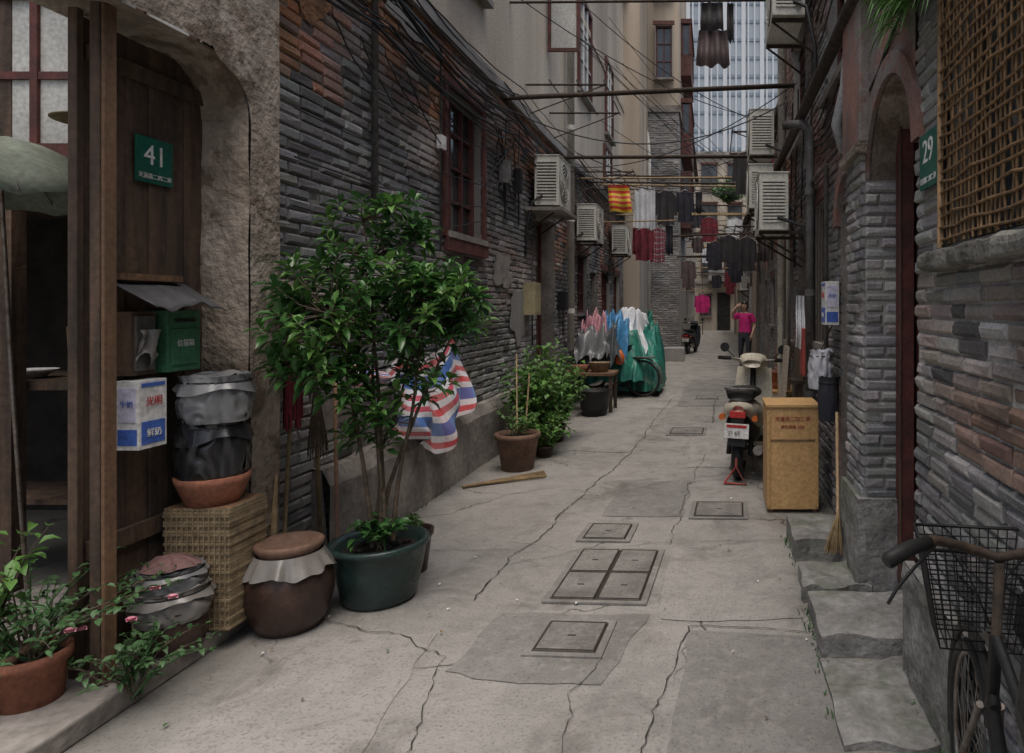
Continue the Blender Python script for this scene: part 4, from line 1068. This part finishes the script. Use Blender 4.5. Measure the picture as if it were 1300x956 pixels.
# skyscraper
SK=empty('glass_skyscraper',(6,165,0))
b=NB('curtain_glass'); n=b.noise(.06,3,b.map(1,1,.5)); cc=b.mix(b.ramp(n,.35,.65),(.34,.4,.46),(.48,.53,.58)); b.link(cc,b.b.inputs['Base Color']); b.b.inputs['Roughness'].default_value=.25
FIN=mat('aluminium_fin',(.6,.63,.66),(.54,.57,.61),rough=.5,bump=0,dirt=.1)
FIN2=mat('blue_glass_spandrel',(.26,.32,.39),(.3,.36,.42),rough=.3,bump=0,dirt=.1)
mb=MB('tower'); mb.box(-14,30,150,180,0,120,b.m)
x=-14;k=0
while x<30: mb.box(x,x+(.9 if k%3==0 else .35),149.2,149.99,0,120,FIN); x+=1.35; k+=1
z=4
while z<120: mb.box(-14,30,149.8,149.985,z,z+.7,FIN2); z+=4
mb.done(SK)
mb=MB('office_tower'); mb.box(10,22,90,105,0,52,FIN2)
x=10
while x<22: mb.box(x,x+.4,89.7,89.99,0,52,FIN); x+=1.1
mb.done()
# ---- right pipes
mb=MB('service_pipe'); mb.tube([(.8,3.3,3.33),(.8,8.4,3.33),(.8,8.6,3.25),(.8,8.6,2.9)],.045,RUST,12); mb.done()
mb=MB('drain_pipe'); mb.tube([(.62,6.1,3.22),(.8,6.1,3.24),(.86,6.1,3.18),(.87,6.1,3.05),(.87,6.1,0)],.04,PIPEG,12)
for z in (.8,1.7,2.6): mb.lathe(.87,6.1,[(.048,z),(.048,z+.06)],PIPEG,12)
mb.done()
mb=MB('drain_pipe'); mb.tube([(.86,4.28,4.6),(.86,4.28,3.35),(.84,4.33,3.0),(.8,4.42,2.78),(.85,4.42,2.6)],.035,mat('grey_pvc',(.36,.36,.36),(.25,.25,.25),rough=.5),12); mb.done()
mb=MB('drain_pipe'); mb.tube([(.88,8.75,5),(.88,8.75,.1)],.05,PVC,10); mb.tube([(1.3,12.9,5),(1.3,12.9,.1)],.05,PVC,10); mb.tube([(1.3,9.6,5),(1.3,9.6,.1)],.04,PVC,10); mb.done()
mb=MB('gas_pipes'); mb.tube([(.88,5.3,2.7),(.88,8.8,2.75)],.018,PIPEG,8); mb.tube([(.88,5.3,2.7),(.88,5.3,.9)],.018,PIPEG,8); mb.tube([(.85,7.7,2.5),(.85,7.7,0)],.025,PVC,8); mb.done()
random.seed(9)
mb=MB('hanging_grass')
for i in range(420):
    y=U(2.45,3.05); p=Vector((.86-U(0,.08),y,2.85+U(-.05,.3))); d=Vector((-.6-R()*.5,U(-.7,.7),U(-.4,.8))); mb.leaf(p,d,U(.08,.2),.012,LF2,U(.4,1.1))
mb.box(.8,.9,2.4,3.1,2.95,2.99,PLINTH)
mb.done()
random.seed(91)
mb=MB('moss_tufts')
for (x0,x1,y0,y1,n) in ((.8,.8,2.3,2.9,90),(.45,.5,2.6,3.6,60),(.86,.93,5.1,6.9,60),(-2.3,-2.33,4.2,6,60),(.48,.52,4.2,4.8,30)):
    for i in range(n):
        p=Vector((x0+(x1-x0)*R()+U(-.015,.015),U(y0,y1),.0)); mb.leaf(p,(U(-.6,.6),U(-.6,.6),1),U(.02,.06),.009,LF3,.2)
mb.done()
mb=MB('fallen_litter')
LIT=mat('dry_leaf',(.2,.13,.06),(.12,.08,.04),bump=0); 
for i in range(150):
    x=U(-2.2,.8);y=U(2.6,12); mb.leaf((x,y,.012),(U(-1,1),U(-1,1),U(-.02,.12)),U(.012,.035),U(.006,.018),random.choice([LIT,LIT,LF3,WHITE]) ,.0)
mb.done()

# ================================================================ cabinet etc right
cb=empty('plywood_cabinet',(.63,5.5,0))
mb=MB('case'); mb.box(.42,.82,5.3,5.7,.03,.82,PLY); mb.box(.41,.83,5.285,5.71,.822,.845,PLY)
for x in (.42,.795): mb.box(x,x+.025,5.293,5.299,.05,.8,PLY)
mb.box(.445,.795,5.2935,5.299,.56,.575,WOODL)
for x in (.44,.78): mb.box(x,x+.03,5.32,5.35,0,.03,WOODL); mb.box(x,x+.03,5.65,5.68,0,.03,WOODL)
mb.done(cb,bevel=.003)
text('天潼路二四二弄',(.62,5.297,.73),'-Y',.04,FADR,cb); text('居民报箱 2008',(.62,5.297,.67),'-Y',.03,FADR,cb)
mb=MB('low_wooden_table'); mb.box(.35,1.0,7.6,8.3,.62,.66,PLY)
for x in (.4,.92):
    for y in (7.66,8.24): mb.box(x,x+.04,y-.02,y+.02,0,.62,WOODL)
mb.box(.4,.96,7.66,8.2,.2,.22,WOODD); mb.done()
mb=MB('terracotta_pot'); mb.lathe(.75,7.9,[(.01,.662),(.08,.662),(.11,.84),(.12,.84),(.12,.87),(.1,.87),(.09,.7)],TERRA); mb.done()
mb=MB('leaning_boards'); mb.box(.78,.82,6.3,6.75,0,1.45,WOODD,M=Matrix.Rotation(.06,3,'Y')); mb.box(.7,.73,6.9,7.2,0,1.2,PLAST2,M=Matrix.Rotation(.08,3,'Y')); mb.box(.72,.74,7.3,7.6,0.5,1.6,CREAM); mb.done()
mb=MB('red_notice_board'); mb.box(.76,.78,5.75,5.98,1.02,1.42,FADR); mb.done(bevel=.003)
bag('hanging_plastic_bag',.8,5.05,1.0,.085,.28,BAG,.35,rim=False); mb=MB('bag_strap'); mb.tube([(.8,5.05,1.28),(.86,5.05,1.42),(.9,5.05,1.5)],.004,BLK,4); mb.done()
bag('hanging_backpack',.84,4.95,.78,.075,.32,NAVY,.12,rim=False)
cloth('hanging_rag',.86,.9,4.1,1.72,1.52,WCL,.4,.01).done()
cloth('hanging_rag',.72,.79,5.9,1.7,1.25,WCL,.2,.02).done()
mb=MB('reed_broom'); mb.tube([(.76,4.14,.15),(.77,4.24,.95)],.01,BAMB,7)
for i in range(70): 
    mb.tube([(.765,4.15,.38),(.74+U(-.06,.04),4.14+U(-.06,.06),.12)],.0025,BAMB,4,False)
mb.done()
mb=MB('rusty_shelf'); mb.box(.72,.95,6.25,6.5,.9,.93,RUST); mb.done()
# ================================================================ clutter left
random.seed(31)
wt=MB('side_table'); wt.box(-2.35,-1.5,10.3,10.9,.56,.6,WOODL)
for x in (-2.3,-1.55):
    for y in (10.35,10.85): wt.box(x-.025,x+.025,y-.02,y+.02,0,.56,WOODD)
wt.done()
mb=MB('black_bucket'); mb.lathe(-1.75,10.1,[(.01,0),(.17,0),(.25,.36),(.26,.38),(.24,.38),(.2,.1)],BLK); mb.done()
mb=MB('wicker_basket'); mb.lathe(-1.75,10.55,[(.01,.6),(.12,.6),(.16,.74),(.17,.75),(.15,.75),(.12,.64)],WICK); mb.done()
mb=MB('plastic_basin'); mb.lathe(-2.05,10.6,[(.01,.6),(.1,.6),(.15,.7),(.14,.7),(.1,.62)],TERRA); mb.done()
mb=MB('storage_jar'); mb.lathe(-2.15,9.6,[(.01,0),(.1,0),(.13,.15),(.12,.28),(.08,.32),(.09,.34),(.001,.35)],CERB); mb.done()

def wheel(mb,c,Rr,r,ax=(1,0,0),rim=STEEL,sp=18,hub=.03):
    mb.ring(c,Rr-r,r,ax,BLK,36,8); mb.ring(c,Rr-2.1*r,r*.45,ax,rim,36,6)
    c=Vector(c);ax=Vector(ax).normalized();a=ax.orthogonal().normalized();b=ax.cross(a)
    mb.tube([c-ax*.04,c+ax*.04],hub,rim,10)
    for i in range(sp):
        t=2*math.pi*i/sp; mb.tube([c+ax*(.025 if i%2 else -.025),c+(a*math.cos(t)+b*math.sin(t))*(Rr-2*r)],.0015,rim,4,False)
def bicycle(name,T,col=BLK,basket=False):
    e=empty(name,T.translation)
    mb=MB('frame',T)
    t=.014
    st=(0,-.14,.78);bb=(0,-.06,.28);hd=(0,.3,.8);hl=(0,.34,.62)
    F=(0,.52,.33);B_=(0,-.52,.33)
    mb.tube([st,bb],t,col);mb.tube([hl,bb],t*1.1,col);mb.tube([hd,(0,.36,.55)],t*1.2,col);mb.tube([hd,(0,-.12,.7)],t,col)
    for s in (-.05,.05): 
        mb.tube([bb,(s,-.52,.33)],.009,col);mb.tube([(0,-.13,.72),(s,-.52,.33)],.008,col);mb.tube([(s*.5,.36,.6),(s,.52,.33)],.01,STEEL)
    mb.tube([st,(0,-.16,.88)],.012,STEEL); mb.loft([(-.3,0,.9,.1,.03),(-.2,0,.9,.09,.035),(-.05,0,.89,.04,.025),(.02,0,.88,.02,.02)],BLK)
    mb.tube([(0,.3,.8),(0,.27,.99)],.013,RUST if basket else STEEL)
    w=.8 if basket else 1
    hb=[(-.33*w,.1,1.05),(-.27*w,.14,1.06),(-.2*w,.2,1.06),(-.11*w,.26,1.03),(0,.28,1.0),(.11*w,.26,1.03),(.2*w,.2,1.06),(.27*w,.14,1.06),(.33*w,.1,1.05)]
    mb.tube(hb,.0115,RUST if basket else STEEL,10)
    for s in (-1,1):
        mb.tube([(s*.35*w,.08,1.045),(s*.34*w,.085,1.05),(s*.28*w,.135,1.06),(s*.22*w,.185,1.06)],[.014,.018,.017,.0155],BLK,12)
        mb.tube([(s*.19*w,.21,1.05),(s*.25*w,.2,1.0),(s*.31*w,.15,.965),(s*.34*w,.12,.94)],.0045,BLK,6)
        mb.tube([(s*.2*w,.2,1.06),(s*.12,.36,1.02),(s*.04,.4,.9),(0,.36,.8)],.003,BLK,5)
    mb.tube([(-.06,-.06,.28),(.06,-.06,.28)],.03,STEEL,10); mb.ring((.05,-.06,.28),.09,.006,(1,0,0),STEEL,24,5)
    for s in (-1,1): mb.tube([(s*.06,-.06,.28),(s*.07,-.06+s*.12,.2)],.008,STEEL,6); mb.box(s*.06,s*.15,-.1+s*.12,-.02+s*.12,.19,.21,BLK)
    for (c,a0,a1) in ((F,-.3,2.2),(B_,.6,3.4)):
        pts=[(0,c[1]+.365*math.cos(a0+(a1-a0)*i/12),c[2]+.365*math.sin(a0+(a1-a0)*i/12)) for i in range(13)]
        mb.tube(pts,.014,BLK if basket else STEEL,6)
    mb.box(-.06,.06,-.75,-.35,.7,.715,STEEL)
    mb.done(e)
    w=MB('wheels',T); wheel(w,F,.33,.018,sp=28); wheel(w,B_,.33,.018,sp=28); w.done(e)
    if basket:
        bk=MB('wire_basket',T)
        def rr(z):
            k=(z-.7)/.27; return (.11+.045*k,.07+.035*k)
        cy=.5
        for i in range(11):
            z=.7+.27*i/10; a,b=rr(z)
            bk.tube([(-a,cy-b,z),(a,cy-b,z),(a,cy+b,z),(-a,cy+b,z),(-a,cy-b,z)],.0022 if i<10 else .005,BLK,5)
        for i in range(13):
            k=i/12*2-1
            for s in (-1,1):
                a,b=rr(.7);c,d=rr(.97)
                bk.tube([(k*a,cy+s*b,.7),(k*c,cy+s*d,.97)],.0018,BLK,4)
                bk.tube([(s*a,cy+k*b,.7),(s*c,cy+k*d,.97)],.0018,BLK,4)
            a,b=rr(.7); bk.tube([(k*a,cy-b,.7),(k*a,cy+b,.7)],.0018,BLK,4)
        bk.tube([(0,.33,.75),(0,.43,.75)],.008,STEEL)
        bk.done(e)
    return e
bicycle('parked_bicycle',Matrix.Translation((.64,1.36,-.0))@Matrix.Rotation(-.16,4,'Z'),BLK,True)
bicycle('parked_bicycle',Matrix.Translation((-1.75,12.3,0))@Matrix.Rotation(1.3,4,'Z')); bicycle('parked_bicycle',Matrix.Translation((-1.85,13.4,0))@Matrix.Rotation(1.4,4,'Z'))
def tarp(name,x0,x1,y0,y1,h,m,seed,zb=.3):
    def fn(u,v):
        ex=min(u,1-u)*2;ey=min(v,1-v)*2; e=min(1,ex*2.6)*min(1,ey*2.6)
        z=zb*(1+.5*nz(u*6+seed,v*6))+ (h-zb)*(e**.55)*(.8+.4*nz(u*3+seed,v*3,1)+.22*abs(nz(u*8,v*8,seed)))
        return (x0+(x1-x0)*u+.09*nz(u*5,v*5,seed+3),y0+(y1-y0)*v+.09*math.sin(u*22+seed+3*nz(u*4,v*4))*(1-e)*.8,z)
    mb=MB(name); mb.grid(fn,50,40,m); mb.done()
tarp('bicycle_tarp',-2.4,-1.55,11.6,13.4,1.3,mat('charcoal_tarp',(.07,.085,.09),(.12,.14,.15),rough=.45,bump=.5,bs=12,bd=.02),6,.65)
tarp('bicycle_tarp',-2.15,-1.5,12.0,13.8,1.4,BLTP,1,.75); tarp('bicycle_tarp',-2.2,-1.2,11.95,14.0,1.2,TEAL,4,.3); tarp('bicycle_tarp',-1.75,-.95,12.2,14.2,1.25,TEAL,9,.1)
tarp('bicycle_tarp',-2.0,-1.2,12.5,14.6,1.45,WCL,14,.8); tarp('bicycle_tarp',-2.35,-1.75,11.2,12.3,1.15,SILV,24,.75); tarp('bicycle_tarp',-2.3,-1.9,11.5,12.6,1.35,PKTP,27,.95)
tarp('bicycle_tarp',-2.3,-1.3,14.4,16.8,1.35,TEAL,33,.4)
mb=MB('orange_sack'); mb.lathe(-1.62,11.85,[(.01,.6),(.07,.62),(.08,.75),(.04,.85),(.01,.86)],ORNG,14,.3); mb.done()
mb=MB('concrete_block'); mb.box(-1.45,-.85,20.1,20.7,0,.4,PLASTG); mb.done(bevel=.02)

# ================================================================ scooter
def scooter(T,body=CREAM,stand=True,nm='parked_scooter'):
    e=empty(nm,T.translation); mb=MB('body',T)
    for (y) in (-.58,.62):
        mb.ring((0,y,.225),.17,.055,(1,0,0),BLK,32,10); mb.disc((0,y,.225),.12,(1,0,0),PIPEG,20,.06); mb.disc((0,y,.225),.05,(1,0,0),STEEL,12,.12)
    mb.loft([(-.8,0,.67,.05,.04),(-.74,0,.66,.12,.07),(-.6,0,.63,.165,.11),(-.35,0,.57,.185,.16),(-.1,0,.5,.18,.19),(.02,0,.42,.14,.13)],body)
    mb.loft([(-.76,0,.55,.11,.08),(-.5,0,.43,.15,.1),(-.2,0,.38,.16,.12),(.02,0,.33,.12,.08)],BLK)
    mb.loft([(-.7,0,.78,.12,.04),(-.5,0,.8,.16,.055),(-.25,0,.78,.16,.055),(-.02,0,.76,.12,.05),(.06,0,.72,.05,.03)],BLK)
    mb.box(-.17,.17,-.02,.42,.25,.31,BLK); mb.box(-.18,.18,0,.42,.2,.248,body)
    def sh(u,v):
        w=.22*(1-.25*abs(v-.45)*1.2); return ((u-.5)*2*w,.45+.12*v-.05*(1-(2*u-1)**2),.28+.66*v)
    mb.grid(sh,10,10,body); mb.grid(lambda u,v:(sh(u,v)[0],sh(u,v)[1]+.07*(1-(2*u-1)**2)+.02,sh(u,v)[2]),10,10,body)
    mb.loft([(.4,0,.33,.08,.05),(.5,0,.45,.09,.08),(.62,0,.47,.085,.05),(.75,0,.42,.06,.04),(.84,0,.34,.04,.03)],body)
    for s in (-1,1): mb.tube([(s*.07,.5,.6),(s*.07,.62,.225)],.018,STEEL,8)
    mb.tube([(0,.47,.6),(0,.42,1.0)],.03,BLK,8)
    mb.loft([(.3,0,1.0,.09,.04),(.4,0,1.03,.15,.08),(.5,0,1.01,.14,.09),(.57,0,.99,.08,.06)],body)
    mb.disc((0,.575,.99),.055,(0,1,0),GLASS,16,.02)
    mb.tube([(-.36,.32,1.05),(-.2,.38,1.04),(0,.42,1.02),(.2,.38,1.04),(.36,.32,1.05)],.014,STEEL,8)
    for s in (-1,1):
        mb.tube([(s*.24,.365,1.045),(s*.37,.315,1.05)],.021,BLK,10); mb.tube([(s*.2,.42,1.04),(s*.33,.38,1.03)],.006,STEEL,6)
        mb.tube([(s*.2,.4,1.05),(s*.27,.38,1.12),(s*.3,.37,1.14)],.006,BLK,6); mb.tube([(s*.31,.37,1.16),(s*.31,.385,1.16)],[.05,.045],BLK,16)
        mb.tube([(s*.1,-.45,.5),(s*.1,-.58,.225)],.024,BLK,8)
        mb.disc((s*.15,-.76,.6),.028,(0,1,0),ORNG,12,.06)
    mb.box(-.07,.07,-.85,-.79,.61,.66,REDL); mb.box(-.06,.06,-.84,-.8,.44,.605,BLK)
    mb.grid(lambda u,v:((u-.5)*.16,-.64-.21*math.sin(.4+v*1.1),.34+.2*math.cos(.4+v*1.1)),4,8,BLK)
    mb.box(-.11,.11,-.875,-.865,.43,.56,WHITE); mb.box(-.09,.09,-.878,-.8755,.525,.55,REDL)
    for s in (-1,1): mb.tube([(s*.12,-.5,.82),(s*.13,-.78,.86),(s*.07,-.86,.87),(0,-.87,.87)],.011,PIPEG,6)
    for k in range(4): mb.tube([(-.12,-.58-k*.07,.845),(.12,-.58-k*.07,.845)],.007,PIPEG,6)
    mb.tube([(.18,-.3,.25),(.19,-.5,.27),(.19,-.8,.32)],[.02,.045,.045],STEEL,12)
    mb.tube([(-.1,-.1,.15),(-.12,-.25,0)],.01,STEEL,6); mb.tube([(.1,-.1,.15),(.12,-.25,0)],.01,STEEL,6)
    mb.done(e,bevel=0)
    if stand:
        k=MB('wheel_lock',T); k.tube([(-.1,-.82,.012),(0,-.8,.16),(.1,-.82,.012),(-.1,-.82,.012)],.012,FADR,8); k.tube([(0,-.8,.16),(0,-.8,.24)],.01,FADR,6); k.done(e)
    text('沪 6528',tuple(T@Vector((0,-.88,.475))),'-Y',.05,NAVY,e,'plate_text')
scooter(Matrix.Translation((.33,6.95,0))@Matrix.Rotation(-.16,4,'Z')@Matrix.Rotation(.04,4,'Y'))
scooter(Matrix.Translation((-.75,24,0))@Matrix.Rotation(-.2,4,'Z'),NAVY,False)

# ================================================================ woman
TROU=mat('dark_trousers',(.05,.048,.065),(.035,.034,.045),rough=.9)
def woman(loc,rot):
    T=Matrix.Translation(loc)@Matrix.Rotation(rot,4,'Z')@Matrix.Scale(1.05,4)
    e=empty('woman',loc)
    J=[((0,0,.9),.14),((0,.0,1.04),.125),((0,0,1.2),.14),((0,.01,1.33),.1),((0,0,1.4),.05),((0,-.01,1.47),.045),
       ((-.16,.01,1.335),.065),((-.31,-.04,1.25),.046),((-.255,-.13,1.42),.035),((-.17,-.13,1.52),.025),
       ((.16,.01,1.335),.065),((.24,.05,1.1),.047),((.22,-.07,.92),.032),((.21,-.1,.87),.025),
       ((-.09,0,.82),.11),((-.1,-.03,.47),.07),((-.1,.03,.1),.047),((-.11,-.1,.045),.035),
       ((.09,0,.82),.11),((.11,-.06,.47),.07),((.12,-.02,.1),.047),((.13,-.15,.045),.035)]
    E=[(0,1),(1,2),(2,3),(3,4),(4,5),(3,6),(6,7),(7,8),(8,9),(3,10),(10,11),(11,12),(12,13),(0,14),(14,15),(15,16),(16,17),(0,18),(18,19),(19,20),(20,21)]
    me=bpy.data.meshes.new('sk'); me.from_pydata([j[0] for j in J],E,[])
    ob=bpy.data.objects.new('sk',me); COL.objects.link(ob)
    ob.modifiers.new('s','SKIN'); 
    for i,j in enumerate(J):
        sv=me.skin_vertices[0].data[i]; r=j[1]; fl=1.0 if i not in (0,1,2) else 1.25
        sv.radius=(r*fl,r*.85); sv.use_root=(i==0)
    ss=ob.modifiers.new('u','SUBSURF'); ss.levels=2; ss.render_levels=2
    bpy.context.view_layer.update(); dg=bpy.context.evaluated_depsgraph_get()
    bm=bpy.data.meshes.new_from_object(ob.evaluated_get(dg)); bpy.data.objects.remove(ob)
    bm.name='body'; bm.materials.clear()
    for m in (SKIN,MAG,TROU,BLK): bm.materials.append(m)
    for p in bm.polygons:
        c=p.center; k=0
        if c.z<.09: k=3
        elif c.z<.93 and abs(c.x)<.2: k=2
        elif abs(c.x)<.22 and c.z<1.385 and not (c.x<-.13 and c.y<-.09): k=1
        if c.x>.17 and c.z<1.17: k=0 if c.z>.8 else k
        p.material_index=k; p.use_smooth=True
    bm.transform(T); b=bpy.data.objects.new('body',bm); COL.objects.link(b); b.parent=e; b.matrix_parent_inverse=Matrix.Translation(-e.location)
    h=MB('head',T@Matrix.Translation((0,-.02,1.55))@Matrix.Rotation(.15,4,'Z'))
    def hd(u,v):
        th=u*2*math.pi; ph=(v-.5)*math.pi; x=math.cos(ph)*math.sin(th);y=-math.cos(ph)*math.cos(th);z=math.sin(ph)
        sx=.073*(1-.18*max(0,-z));sy=.09;sz=.112
        p=Vector((x*sx,y*sy,z*sz))
        if y<-.5:
            p.y-=.022*math.exp(-((x/.13)**2))*math.exp(-(((z+.12)/.2)**2))
            for s in (-.38,.38): p.y+=.012*math.exp(-(((x-s)/.16)**2))*math.exp(-(((z-.08)/.12)**2))
            p.y-=.006*math.exp(-((x/.25)**2))*math.exp(-(((z+.5)/.1)**2))
        return p
    h.grid(hd,32,24,SKIN)
    for s in (-.027,.027): h.lathe(s,-.0815,[(.001,.001),(.009,.004),(.009,.01),(.001,.014)],HAIR,8)
    h.box(-.02,.02,-.094,-.088,-.058,-.052,REDL)
    for s in (-1,1): h.lathe(s*.073,0,[(.001,-.02),(.012,-.01),(.013,.015),(.001,.025)],SKIN,8)
    def hr(u,v):
        th=(u-.5)*2*math.pi*.68+math.pi; ph=min((-.35+v*.85)*math.pi*.65,math.pi/2)
        x=math.cos(ph)*math.sin(th);y=-math.cos(ph)*math.cos(th);z=math.sin(ph)
        return Vector((x*.083,y*.1+.006,z*.122+.004))
    h.grid(hr,30,14,HAIR)
    h.grid(lambda u,v:Vector((math.sin(u*6.283)*.083*math.cos(v*1.5),.01-math.cos(u*6.283)*.098*math.cos(v*1.5),.045+.085*math.sin(v*1.5))),30,8,HAIR)
    h.loft([(.07,0,-.04,.03,.03),(.11,0,-.05,.04,.045),(.13,0,-.09,.025,.04)],HAIR)
    h.done(e)
    hn=MB('hands',T)
    for (w,d,sd) in ((Vector((-.17,-.13,1.52)),Vector((.75,.15,.65)),Vector((.5,.1,-.7))),(Vector((.21,-.1,.87)),Vector((0,-.35,-.9)),Vector((0,-1,.3)))):
        d.normalize(); sd=(sd-d*sd.dot(d)).normalized(); nn=d.cross(sd)
        hn.tube([w-d*.02,w+d*.02,w+d*.06,w+d*.08],[.02,.03,.034,.026],SKIN,10)
        for i,L in enumerate((.06,.07,.065,.05)):
            b0=w+d*.07+sd*(.024-.016*i); hn.tube([b0,b0+d*L*.5+nn*.004,b0+d*L*.8+nn*.014,b0+d*L+nn*.024],[.009,.008,.0075,.005],SKIN,7)
        b0=w+d*.025+sd*.025; hn.tube([b0,b0+d*.025+sd*.018,b0+d*.05+sd*.022],[.01,.009,.006],SKIN,7)
    hn.done(e)
    sl=MB('sleeves',T)
    sl.tube([(-.13,.01,1.345),(-.2,-.01,1.315),(-.26,-.025,1.28)],[.075,.072,.073],MAG,14,False)
    sl.tube([(.13,.01,1.345),(.18,.025,1.27),(.215,.04,1.18)],[.075,.069,.071],MAG,14,False)
    sl.done(e)
woman((.8,17.0,0),-.45)

# ================================================================ camera, light
cam=bpy.data.cameras.new('camera'); co=bpy.data.objects.new('camera',cam); COL.objects.link(co)
co.location=(0,0,1.6); co.rotation_euler=(math.radians(90),0,0)
cam.sensor_width=36; cam.lens=24; cam.shift_x=-255/1300; cam.shift_y=-88/1300; cam.clip_end=1000; cam.clip_start=.05
sc.camera=co
w=bpy.data.worlds.new('World'); sc.world=w; w.use_nodes=True
nt=w.node_tree; sky=nt.nodes.new('ShaderNodeTexSky'); sky.sky_type='NISHITA'; sky.sun_disc=False
sky.sun_elevation=math.radians(75); sky.sun_rotation=math.radians(170); sky.dust_density=6; sky.air_density=1.2; sky.ozone_density=.5
bg=nt.nodes['Background']; bg.inputs[1].default_value=.15; nt.links.new(sky.outputs[0],bg.inputs[0])
sl=bpy.data.lights.new('sun','SUN'); sl.energy=2.2; sl.angle=math.radians(55); sl.color=(1,.97,.93)
so=bpy.data.objects.new('sun',sl); COL.objects.link(so); so.rotation_euler=(math.radians(15),0,math.radians(10))
sc.view_settings.view_transform='Standard'; sc.view_settings.look='None'; sc.view_settings.exposure=0
